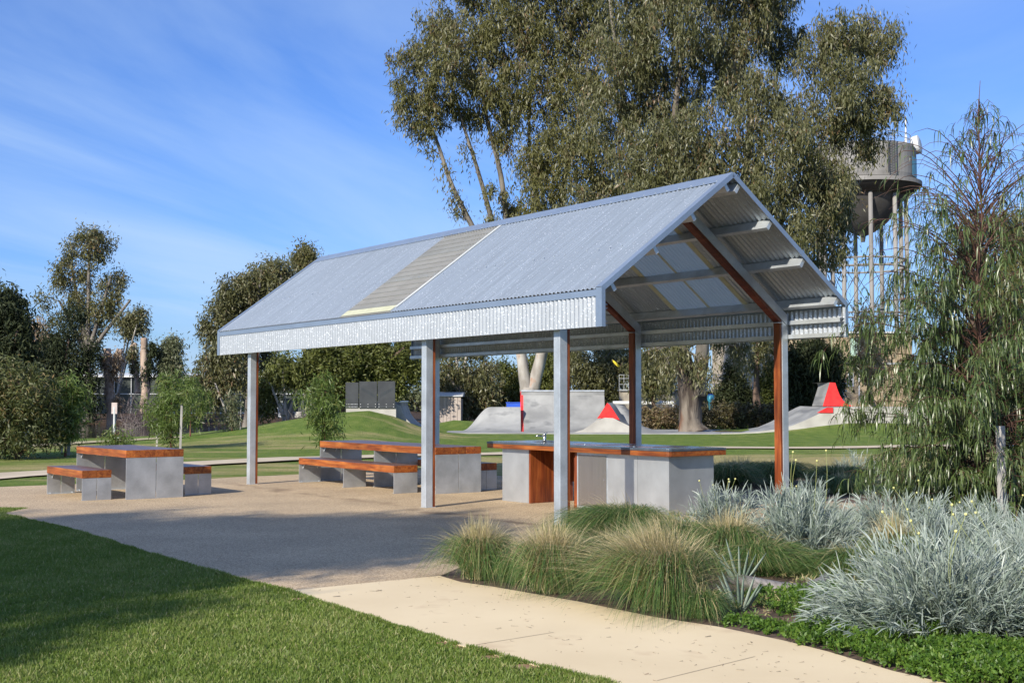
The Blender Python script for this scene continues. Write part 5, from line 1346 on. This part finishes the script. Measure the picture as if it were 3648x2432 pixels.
# ---------------------------------------------------------------- garden bed
def tussock_mesh(r, R, H, n, straw, lean=(0, 0), wdt=.0045, seg=5, spread=.16):
    az = r.uniform(0, 2*math.pi, n); isst = r.random(n) < straw
    rho = np.where(isst, r.beta(1.5, 1.9, n)*1.05, r.beta(2.4, 1.4, n)*1.08) * R * (.85 + .22*np.sin(az*3+r.random()*6) + .12*np.sin(az*7+r.random()*6))
    top = np.where(isst, H*(.62+.62*r.random(n)), H*(.30+.55*r.random(n)))
    b0 = r.normal(size=(n, 2))*spread*R*.55
    k = seg+1; t = np.linspace(0, 1, k)[None, :]
    zend = np.where(isst, top*(1-.35*(rho/R)**1.3), top*np.clip(1.0-1.05*(rho/R)**1.6*(.5+.7*r.random(n)), -.0, 1)) * (.8+.3*r.random(n))
    tp = np.maximum(top, zend+.02); a = 2*tp + 2*np.sqrt(np.maximum(tp*(tp-zend), 1e-6)); a = np.minimum(a, 3.6*tp); bq = a - zend
    bq = np.where(isst, a*.25, bq); a = np.where(isst, zend + bq, a)
    x = b0[:, :1] + np.cos(az)[:, None]*rho[:, None]*t**np.where(isst, 1.15, .95)[:, None] + lean[0]*t**2
    y = b0[:, 1:] + np.sin(az)[:, None]*rho[:, None]*t**np.where(isst, 1.15, .95)[:, None] + lean[1]*t**2
    z = np.maximum(a[:, None]*t - bq[:, None]*t**2, .004)
    z += r.normal(size=(n, 1))*.01*t
    P = np.stack([x + r.normal(size=(n,k))*.004, y + r.normal(size=(n,k))*.004, z], -1)
    side = np.stack([-np.sin(az + r.normal(size=n)*.6), np.cos(az + r.normal(size=n)*.6), r.normal(size=n)*.3], -1)
    w_ = wdt*(.7+.6*r.random((n, 1)))*np.array([1, 1, .9, .7, .45, .12])[None, :k]
    V, Q = strips(P, nrm(side), w_)
    tint = np.where(isst, .62+.38*r.random(n), .02 + .50*r.random(n)); tint = np.where((~isst) & (r.random(n) < .12), .75, tint)
    return V, Q, np.repeat(tint, seg)
G_TUS = 'tussock grasses in the garden bed'
def tussock(label, px, py, R, H, n, straw, seed, lean=(0,0), xy=None, wdt=.0048, mt='tussock'):
    c = GD(px, py) if xy is None else np.array((xy[0], xy[1], 0)); r = np.random.default_rng(seed)
    V, Q, T = tussock_mesh(r, R, H, n, straw, lean, wdt)
    o = fast_mesh('tussock_grass', V, Q, M[mt], T); o.location = (c[0], c[1], .008)
    return prop(o, label, 'grass tussock', G_TUS)
tussock('leftmost straw-tipped tussock hanging over the cream path edge', 1103, 1330, .52, .44, 4200, .55, 101)
tussock('upright straw-tipped tussock second from the left along the path', 1266, 1360, .54, .48, 4800, .55, 102)
tussock('largest straw tussock sprawling over the cream path, middle of the bed edge', 1515, 1397, .78, .54, 7500, .56, 103, lean=(-.10,-.05))
tussock('smooth green mound of grass just right of the near shelter column', 0, 0, .85, .50, 8000, .03, 104, xy=(1.15, 12.9), lean=(-.15, -.1))
tussock('green arching grass between the mound and the big straw tussock', 0, 0, .70, .45, 5500, .08, 105, xy=(1.55, 11.7), lean=(-.12, -.12))
tussock('low green grass filling the gap between the second and third straw tussocks', 0, 0, .60, .42, 4500, .10, 106, xy=(.85, 10.6), lean=(-.1, -.1))
tussock('yellowing tussock behind the big straw one, below the small silver shrub', 0, 0, .55, .48, 4200, .32, 107, xy=(1.95, 11.2))
tussock('green arching grass left of the central silver shrub', 0, 0, .52, .34, 4400, .05, 108, xy=(2.15, 10.85), lean=(.10, -.05))
tussock('green grass sweeping down behind the curved log', 0, 0, .50, .28, 4200, .05, 109, xy=(2.85, 10.65), lean=(-.1, -.05))
tussock('straw-coloured clump behind the large silver shrub', 0, 0, .42, .50, 3200, .45, 110, xy=(3.15, 10.4))
tussock('low blue-green grass at the foot of the big straw tussock', 0, 0, .32, .22, 2200, .08, 111, xy=(1.30, 8.72))
tussock('green tussock low between the first two straw ones', 0, 0, .42, .30, 2600, .10, 112, xy=(.05, 10.35))
for k, (x, y, R, H, lab, st) in enumerate(((3.75, 21.9, .9, .75, 'shaded tussock touching the right end of the counter, furthest left of the back row', .10),
        (4.75, 22.2, .95, .80, 'shaded tussock in the dark gap left of the end column', .10), (5.65, 21.6, .9, .72, 'dark-based tussock just right of the end column', .12),
        (6.3, 19.6, .85, .62, 'sunlit yellow-green tussock behind the silver shrubs, right of the end column', .28), (7.3, 20.8, .9, .66, 'yellow-green tussock further right, against the dry lawn', .25),
        (8.1, 18.6, .8, .7, 'tussock behind the pale stake at the right edge', .3), (5.3, 20.2, .7, .55, 'low green tussock at the back corner of the paving', .12),
        (7.0, 18.0, .7, .5, 'green tussock under the left skirt of the weeping tree', .2), (4.25, 23.2, .9, .7, 'tussock behind the shaded pair', .15))):
    tussock(lab, 0, 0, R*.9, H*.62, 2800, st, 120+k, xy=(x, y), wdt=.008)

G_SIL = 'silver-leaved shrubs with yellow button flowers'
def silver(label, xy, R, H, n, seed, stalks=0, per=20, lowskirt=.15):
    r = np.random.default_rng(seed); c = (xy[0], xy[1], .008)
    root = empty('silver_shrub', c, 0, label, 'shrub', G_SIL)
    az = r.uniform(0, 2*math.pi, n); f = r.random(n)**.55
    lob = 1+.16*np.sin(az*3+seed)+.10*np.sin(az*5+seed*2); rho = R*f*lob; hz = H*np.sqrt(np.clip(1-(f*.93)**2, 0, 1))*(.50+.75*r.random(n))*(1+.25*np.sin(az*2+seed)*f); hz = np.maximum(hz, lowskirt*H)
    tip = np.stack([np.cos(az)*rho, np.sin(az)*rho, hz], -1)
    b0 = np.stack([np.cos(az)*rho*.25, np.sin(az)*rho*.25, np.zeros(n)], -1)
    mid = b0*.45 + tip*.55; mid[:, 2] = tip[:, 2]*.42
    t = np.linspace(0, 1, 5)[None, :, None]
    P = (1-t)**2*b0[:, None] + 2*t*(1-t)*mid[:, None] + t**2*tip[:, None]
    sd = nrm(np.cross(tip-b0, r.normal(size=(n, 3))))
    V, Q = strips(P, sd, np.full((n, 5), .005)*np.array([1.2,1,.9,.8,.5]))
    Ls = [(V, Q, np.repeat(.15+.3*r.random(n), 4))]
    # leaves
    m_ = n*per; idx = np.repeat(np.arange(n), per); tt = .35 + .68*r.random(m_)
    T3 = tt[:, None]; pos = (1-T3)**2*b0[idx] + 2*T3*(1-T3)*mid[idx] + T3**2*tip[idx]
    ax = nrm(2*(1-T3)*(mid[idx]-b0[idx]) + 2*T3*(tip[idx]-mid[idx]))
    D = nrm(ax*(.75+.5*r.random((m_,1))) + r.normal(size=(m_, 3))*.36)
    L = (.07+.085*r.random(m_)); Dn = D.copy(); Dn[:, 2] -= .25; Dn = nrm(Dn)
    P = np.stack([pos, pos + D*L[:, None]*.5, pos + D*L[:, None]*.5 + Dn*L[:, None]*.5], 1)
    sd = nrm(np.cross(D, r.normal(size=(m_, 3))))
    V, Q = strips(P, sd, .0070*(.7+.6*r.random((m_, 1)))*np.array([[.6, 1.1, .35]]))
    Ls.append((V, Q, np.repeat(np.clip(.45*r.random(m_)+.35*tt, 0, 1), 2)))
    lv = Leaves()
    for a in Ls: lv.add(*a)
    lv.build('foliage', M['silver'], root)
    for k in range(stalks):
        a = r.uniform(0, 2*math.pi); q = R*r.uniform(.1, .8); p0 = np.array((math.cos(a)*q*.5, math.sin(a)*q*.5, H*.3)); p1 = np.array((math.cos(a)*q, math.sin(a)*q, H*r.uniform(1.1, 1.6)))
        P = curve_pts(p0, p1, 6, r, .12); st = MB().tube(P, .0019, 5); so = st.build('flower_stalk', M['stalk'], root)
        bm = MB(); c_ = P[-1]; bm.lathe([(.002,-.010),(.007,-.008),(.0105,0),(.007,.008),(.002,.010)], tuple(c_), 10); bm.build('flower_ball', M['ball'], so, smooth=True)
    return root
silver('small sparse silver shrub in front of the counter corner, with tall stalks', (2.28, 13.6), .45, .48, 130, 201, 5)
silver('central silver shrub at the foot of the end column', (2.62, 11.3), .52, .66, 260, 202, 4)
silver('silver shrub spreading behind and right of the central one', (4.05, 13.2), .72, .42, 300, 203, 3)
silver('silver shrub low before the left skirt of the weeping tree', (4.75, 12.3), .70, .42, 260, 204, 3)
silver('biggest and nearest silver shrub, sprawling over the bright weeds at the right', (2.82, 8.15), .90, .50, 640, 205, 8, per=20)
silver('silver shrub at the right edge above the biggest one', (3.95, 9.4), .78, .50, 400, 206, 5)
silver('silver shrub between the biggest one and the weeping tree trunk', (3.7, 10.9), .72, .46, 330, 207, 4)
silver('silver shrub cut by the right edge of the view', (4.75, 10.7), .70, .48, 300, 208, 3)
silver('silver shrub low at the far right bottom, behind the weeds', (3.55, 7.9), .6, .42, 280, 209, 2)
silver('pale silver tuft in front of the end column base', (3.35, 14.6), .40, .42, 130, 210, 2)
silver('small silver tuft far back in the bed on the right', (6.3, 22.8), .5, .45, 90, 211, 0)
# sword-leaved plants
def sword(label, xy, n, L, seed):
    r = np.random.default_rng(seed); az = np.linspace(-1.1, 1.1, n) + r.normal(size=n)*.08
    d = np.stack([np.sin(az*.55), r.normal(size=n)*.12, np.cos(az*.55)], -1); t = np.linspace(0, 1, 5)
    P = d[:, None]*(L*(.7+.4*r.random(n)))[:, None, None]*t[None, :, None] + np.stack([az*.03, az*0, az*0], -1)[:, None]
    sd = np.stack([np.cos(az*.55), np.full(n, .35), -np.sin(az*.55)], -1)
    V, Q = strips(P, nrm(sd), .026*np.array([[.8, 1, .95, .65, .05]])*np.ones((n,1)))
    o = fast_mesh('sword_leaf_plant', V, Q, M['flax'], np.repeat(.2+.7*r.random(n), 4)); o.location = (xy[0], xy[1], .008)
    so = o.modifiers.new('thick', 'SOLIDIFY'); so.thickness = .003
    return prop(o, label, 'plant', 'grey sword-leaved plants')
sword('grey sword-leaved plant behind the left end of the curved log', (1.86, 10.25), 7, .36, 301)
sword('grey sword-leaved plant beside the weeds in front of the curved log', (1.62, 8.95), 8, .8*.36, 302)
# curved log
lg = [GD(1678,1338), GD(1720,1350), GD(1790,1364), GD(1850,1368), GD(1885,1352), GD(1915,1325)]
q = MB(); q.tube([(p[0], p[1], .035) for p in lg], [.045,.055,.06,.062,.06,.05], 10, wob=.10); o = q.build('edging_log', M['log'], smooth=True)
prop(o, 'curved grey weathered log lying in the garden bed', 'log')
# bright weeds: ground cover along the path and through the bed (nobody could count them)
def cover(name, label, pts, n, r, L=(.02,.05), Hh=.10, mt='cover', wfac=.32, up=.7):
    # pts: list of (x, y, radius, height)
    Vs, Qs, Ts, k = [], [], [], 0; tot = sum(p[2]**2 for p in pts)
    for x, y, R, h in pts:
        m_ = int(n*R*R/tot); nc = max(4, m_//14)
        cr_ = R*np.sqrt(r.random(nc)); ca = r.uniform(0, 2*math.pi, nc); cz = h*(.35+.65*r.random(nc))*np.clip(1.15-(cr_/R)**2*.7, .2, 1)
        cen = np.stack([x+cr_*np.cos(ca), y+cr_*np.sin(ca), cz], -1); idx = r.integers(0, nc, m_)
        D = nrm(r.normal(size=(m_, 3))*.7 + np.array((0,0,up))); ll = L[0] + (L[1]-L[0])*r.random(m_)
        pos = cen[idx] + r.normal(size=(m_,3))*.008; V, Q = leaf_quads(pos, D, ll, ll*wfac, r)
        Vs.append(V); Qs.append(Q+k); Ts.append(np.clip(.5*r.random(nc)[idx]+.5*r.random(m_), 0, 1)); k += len(V)
    o = fast_mesh(name, np.concatenate(Vs), np.concatenate(Qs), M[mt], np.concatenate(Ts), kind='stuff')
    return prop(o, label, 'ground cover')
rg = np.random.default_rng(400)
def along(pxs, inward, R, h, step=.16):
    out = []; P = [GD(*p)[:2] for p in pxs]
    for a, b in zip(P[:-1], P[1:]):
        L = np.linalg.norm(b-a); n_ = max(1, int(L/step))
        for i in range(n_):
            c = a + (b-a)*(i+rg.random())/n_; d = (b-a)/L; nn = np.array((-d[1], d[0])); nn = nn if nn[0] > 0 else -nn
            if rg.random() < .18: continue
            out.append((c[0]+nn[0]*inward*rg.uniform(.4,1.1), c[1]+nn[1]*inward*rg.uniform(.4,1.1), R*rg.uniform(.7,1.2), h*rg.uniform(.6,1.2)))
    return out
cp = along([(1640,1440),(1800,1475),(1900,1500),(2050,1545),(2150,1575)], .20, .17, .11) + along([(1640,1440),(1800,1475),(1900,1500),(2050,1545),(2150,1575)], .50, .20, .13)
cp += [(x, y, .28, .13) for x, y in ((2.1,8.9),(2.35,9.1),(2.0,9.3),(2.3,8.4),(2.55,7.9),(2.75,7.3),(3.05,7.15),(3.3,7.0),(2.6,7.2),(3.0,6.9),(3.5,7.3),(3.35,7.55),(3.15,11.6),(3.0,12.2),(3.3,11.2),(2.9,6.6),(3.3,6.5),(3.6,6.8),(2.65,6.75),(3.0,9.4),(2.4,9.5),(2.45,6.9))]
cover('ground_cover', 'bright green weeds spilling onto the cream path edge', cp, 85000, rg, (.014,.036), mt='cover', wfac=.24, up=.5)
cp = [(rg.uniform(.4, 4.5), rg.uniform(8.8, 16), .35, .07) for _ in range(70)]
cp = [c for c in cp if c[0] > .2 + (c[1] < 10.4)*(10.6-c[1])*.75 and c[0] > (c[1]-14.3)*1.2 + .2]
cover('ground_cover', 'fine green ground cover under the tussocks and silver shrubs', cp, 26000, rg, (.03,.07), mt='tussock', wfac=.08)
# long grass blades among the weeds
r = np.random.default_rng(410); n = 700
P0 = np.stack([r.uniform(1.9, 3.5, n), r.uniform(7, 9.4, n), np.zeros(n)], -1)
P0 = P0[(P0[:,0] > 2.25 - (P0[:,1]-6.7)*.36)]; n = len(P0); az = r.uniform(0, 2*math.pi, n); L = r.uniform(.12, .26, n); t = np.linspace(0,1,5)
hd = np.stack([np.cos(az), np.sin(az), np.zeros(n)], -1)
P = P0[:,None] + hd[:,None]*(L*.7)[:,None,None]*(t**1.6)[None,:,None] + np.array((0,0,1))*(L[:,None]*(1.3*t-.75*t**2)[None])[...,None]
V, Q = strips(P, np.stack([-np.sin(az), np.cos(az), np.zeros(n)], -1), .006*np.array([[.8,1,.9,.6,.1]])*np.ones((n,1)))
prop(fast_mesh('weed_grass', V, Q, M['cover'], np.repeat(.3+.7*r.random(n), 4), kind='stuff'), 'long grass blades among the bright weeds', 'grass')

# ---------------------------------------------------------------- weeping tree at the right
wb = GD(2256, 1216); r = np.random.default_rng(500)
wr_ = empty('weeping_tree', wb, 0, 'young weeping tree with long drooping leaves and thin spire at the right edge', 'tree')
stem = [np.array(p) for p in ((0,0,-.05),(.05,0,.5),(-.02,0,1.2),(.04,.05,2.0),(.0,.05,2.8),(.06,0,3.6),(.05,0,4.3),(.04,0,4.9),(.07,0,5.28))]
MB().tube(stem, [.045,.036,.030,.024,.018,.013,.009,.006,.003], 8, wob=.05).build('trunk', M['stem_dark'], wr_, smooth=True)
zs = [p[2] for p in stem]
def stem_at(z): return np.array([np.interp(z, zs, [p[i] for p in stem]) for i in range(3)])
def env(z): return np.interp(z, [0,.5,1.1,1.6,2.2,2.8,3.4,3.9,4.3,4.7,5.1,5.3], [.7,1.05,1.25,1.75,1.65,1.45,1.35,1.25,1.05,.50,.12,.05])
br = MB(); lp0, ld0, lL, lt = [], [], [], []
for k in range(520):
    z0 = .25 + 4.75*r.random()**1.3; a = r.uniform(0, 2*math.pi); R = env(min(5.3, z0+.15))*r.uniform(.30, 1.10)
    p0 = stem_at(max(.15, z0-.25*R)); rise = (R*r.uniform(.4,1.0) if z0 > 3 else R*r.uniform(.15,.6)) if z0 > 1.2 else R*r.uniform(-.05,.3)
    p1 = p0 + np.array((math.cos(a)*R*.6, math.sin(a)*R*.6, rise*1.3)) + r.normal(size=3)*.12*R; a += r.normal()*.25; p2 = p0 + np.array((math.cos(a)*R, math.sin(a)*R, rise*.75 - .12*R + r.normal()*.05))
    t = np.linspace(0,1,8)[:,None]; P = (1-t)**2*p0 + 2*t*(1-t)*p1 + t**2*p2
    br.tube(P, list(np.linspace(.0035 + .004*R, .0016, 8)), 4, caps=False)
    dens = 1.0 if z0 < 1.9 else max(.09, 1.0 - (z0-1.9)*.46)
    for j in range(int((5 + 11*R)*dens)+1):
        s_ = P[r.integers(2, 8)] + r.normal(size=3)*.02
        ln = r.uniform(.12, .34)*(1 if z0 < 3.8 else .7); d = np.array((math.cos(a)*.5, math.sin(a)*.5, 0)) + r.normal(size=3)*.5; e = s_ + d*ln*.6 + np.array((0,0,-ln*.5))
        if j % 2 == 0: br.tube([s_, (s_+e)/2+(0,0,.03), e], [.003,.0025,.0015], 3, caps=False)
        for q in range(r.integers(5, 10) if z0 < 3.2 else r.integers(3, 6)):
            f = r.random(); lp0.append(s_*(1-f)+e*f + (0,0,.03*math.sin(f*3.1))); ld0.append(d*.5 + r.normal(size=3)*.55 + (0,0,-.15)); lL.append(r.uniform(.12, .25)); lt.append(r.random())
br.build('branches', M['stem_dark'], wr_)
pos = np.array(lp0); sk_ = GD(2304,1222) - wb
keep_ = ~((np.abs(pos[:,0]-sk_[0]) < .11) & (pos[:,1] < .1) & (pos[:,2] < 1.42)); pos = pos[keep_]; D = nrm(np.array(ld0))[keep_]; L = np.array(lL)[keep_]; lt = np.array(lt)[keep_]; n = len(pos); t = np.linspace(0,1,5)
horiz = D.copy(); horiz[:,2] = np.clip(horiz[:,2], -.4, .5)
P = pos[:,None] + horiz[:,None]*(L*.80)[:,None,None]*(t-.35*t**2)[None,:,None] + np.array((0,0,-1))*(L[:,None]*(-.10*t+.80*t**2)[None])[...,None]
sd = nrm(np.cross(horiz, np.array((0,0,1.0))) + r.normal(size=(n,3))*.35)
V, Q = strips(P, sd, (.0125*(.7+.6*r.random((n,1))))*np.array([[.35,.9,1,.75,.08]]))
fast_mesh('foliage', V, Q, M['weep_leaf'], np.repeat(np.clip(np.array(lt)*.9+.05,0,1), 4), wr_)
for k in range(4):
    p = np.array(lp0[0]); a = r.uniform(.1,.4); c_ = (0.55+.07*k, -1.15, 1.98+.03*k)
    MB().lathe([(.003,-.02),(.02,-.01),(.026,.01),(.01,.03)], c_, 8).build('red_blossom', M['redflower'], wr_)
# stakes and rail by the weeping tree
for lab, p, h, rad in (('tall bleached stake standing in the skirt of the weeping tree', GD(2304,1232), 1.22, .036), ):
    o = MB().box(-rad, rad, -rad, rad, -.1, h).build('tree_stake', M['stake'], bevel=.005); o.location = p; o.rotation_euler = (.01, -.02, .4); prop(o, lab, 'stake', 'timber stakes beside the young trees')
a = GD(2304,1222); o = MB().box(.05, 1.3, -.02, .02, .34, .42).build('stake_rail', M['stake_dark'], bevel=.004); o.location = (a[0]+.02, a[1]+.06, 0); prop(o, 'grey timber rail fixed to the tall stake at the right edge', 'rail')

# ---------------------------------------------------------------- shade tree behind the camera, on the sun side
sb = np.array((-17.2, -9.0, 0.0)); sc3 = SUN_DIR
def sh_blob(gx, gy, z, R, sq=(1,1,1)):
    t = z/SUN_DIR.z; return (np.array((gx + SUN_DIR.x*t, gy + SUN_DIR.y*t, z)), (R*sq[0], R*sq[1], R*sq[2]))
blobs = [sh_blob(*b) for b in ((-3.6,14.3,10.5,1.6),(-1.9,14.3,11.0,1.4),(-5.6,14.2,10.5,1.6),(-7.8,13.6,11,1.6),(-2.6,12.9,9.5,1.2),(-4.6,12.9,9,1.1),(-6.9,12.3,9.5,.8),(-1.4,12.9,9.0,1.0),(-9.8,12.5,11,1.6),(-1.2,14.0,10,.8),
        (-5.3,11.3,8,.45),(-3.7,11.2,8,.42),(-8.0,10.8,9,.7),(-2.5,11.0,8,.40),(-4.5,10.1,8,.38),(-6.2,9.8,8.5,.48),(-2.75,9.9,8,.30),(-3.3,9.2,8,.32),(-5.1,8.7,8,.36),(-4.0,8.0,8,.32),(-7.2,8.6,9,.55),(-4.7,7.1,8,.40),(-3.0,8.3,8,.2),(-3.4,10.3,8,.42),(-4.9,9.4,8,.38),(-2.3,9.3,8,.24),(-5.8,8.0,8,.42),(-3.6,7.1,8,.34),(-2.9,7.5,8,.22),(-4.3,9.0,8,.3),(-6.0,10.7,8.5,.5),(-4.5,11.6,8.5,.6),(-3.0,11.8,8.5,.5))]
cen = np.mean([b[0] for b in blobs], axis=0); cen[2] = 6.5
sb = np.array((cen[0]-.5, cen[1], 0.0))
make_tree('gum_tree', 'gum tree out of frame behind the camera whose shade falls across lawn and paving', sb,
          [([sb, sb+(.1,.1,2.5), sb+(.2,0,5), cen], .35, .16), ([sb+(.2,0,4.5), cen+(3,2,1.5)], .16, .05), ([sb+(.2,0,4.5), cen+(-3,2,1.5)], .16, .05)],
          blobs, 105000, M['gum_leaf'], M['bark_gum'], seed=600, leaf=(.22,.06), droop=.6, csize=.40, per=60, twigs=5, shell=.2)

# ---------------------------------------------------------------- blades of the near lawn, litter on the paths
r = np.random.default_rng(700)
edge = np.array([p for p in lawn_edge[::-1]][::-1] + lawn_edge2[1:] + [lawn_edge2[-1] + np.array((1.3,-2.6))])
def edge_x(y): o = np.argsort(edge[:,1]); return np.interp(y, edge[o,1], edge[o,0])
n = 230000
y = 6.3*(17.5/6.3)**(r.random(n)**1.15); ex = edge_x(y) - .015 + .03*r.normal(size=n)*(r.random(n) < .5)
lo_ = -(y*.45) - .6; x = lo_ + (ex - lo_)*r.random(n)
edge_n = 26000; ye = 6.5*(16.5/6.5)**r.random(edge_n); xe = edge_x(ye) + .012*r.normal(size=edge_n) + .01
x = np.concatenate([x, xe]); y = np.concatenate([y, ye]); n = len(x)
keep = x < edge_x(y) + .05
for bx_, by_, br_ in BARE: keep &= ((x-bx_+.05)/1.4)**2 + ((y-by_)/.9)**2 > (br_*(.5+.6*r.random(len(x))))**2
x, y = x[keep], y[keep]; n = len(x)
clump = np.sin(x*7.3+np.sin(y*5.1)*2)*np.sin(y*6.1+np.sin(x*4.7)*2)*.5+.5
Hh = (.018+.022*r.random(n))*(.75+.5*clump); D = nrm(np.stack([r.normal(size=n)*.75, r.normal(size=n)*.75, np.ones(n)], -1)); Lh = Hh[:,None]
wv = .0022*(1+y/9); sd = nrm(np.cross(D, r.normal(size=(n,3))))
b0 = np.stack([x, y, np.full(n, .001)], -1); V = np.stack([b0 - sd*wv[:,None], b0 + sd*wv[:,None], b0 + D*Lh*1.1 + sd*wv[:,None]*.25, b0 + D*Lh*1.1 - sd*wv[:,None]*.25], 1).reshape(-1,3)
Q = (np.arange(n)*4)[:,None] + np.arange(4)[None]
patch = np.sin(x*1.7+1)*np.sin(y*1.3)*.5 + np.sin(x*4.1+y*2.3)*np.sin(y*3.7-x*1.9)*.5 + .5
T = np.clip(.10 + .45*r.random(n) + .15*clump + (r.random(n) < .10)*.45 + patch*.14, 0, 1)
prop(fast_mesh('grass_blades', V, Q, M['lawnblade'], T, kind='stuff'), 'short mown grass blades of the near lawn', 'grass')
# litter
n = 300; Vl = []; r = np.random.default_rng(710)
pt = []
while len(pt) < n:
    yy = 6.6*(11.5/6.6)**r.random(); x0_ = edge_x(yy); bx = np.interp(yy, [p[1] for p in bed_edge][::-1], [p[0] for p in bed_edge][::-1])
    if bx > x0_: pt.append((x0_+(bx-x0_)*r.random()**.7, yy))
pt = np.array(pt + [tuple(S2(r.uniform(-4.5,1), r.uniform(-1,9))) for _ in range(160)]); n = len(pt)
a = r.uniform(0, math.pi, n); L = r.uniform(.005, .022, n); wd_ = r.uniform(.0006, .0015, n); big = r.random(n) < .04; L[big] *= 1.6; wd_[big] *= 4
d = np.stack([np.cos(a), np.sin(a), 0*a], -1); s2_ = np.stack([-np.sin(a), np.cos(a), 0*a], -1); c = np.stack([pt[:,0], pt[:,1], np.full(n, .0175)], -1)
V = np.stack([c-d*L[:,None]-s2_*wd_[:,None], c+d*L[:,None]-s2_*wd_[:,None], c+d*L[:,None]+s2_*wd_[:,None]+(0,0,.003), c-d*L[:,None]+s2_*wd_[:,None]], 1).reshape(-1,3)
prop(fast_mesh('leaf_litter', V, (np.arange(n)*4)[:,None]+np.arange(4)[None], M['debris'], r.random(n), kind='stuff'), 'small dry twigs and leaves scattered on the paving', 'litter')
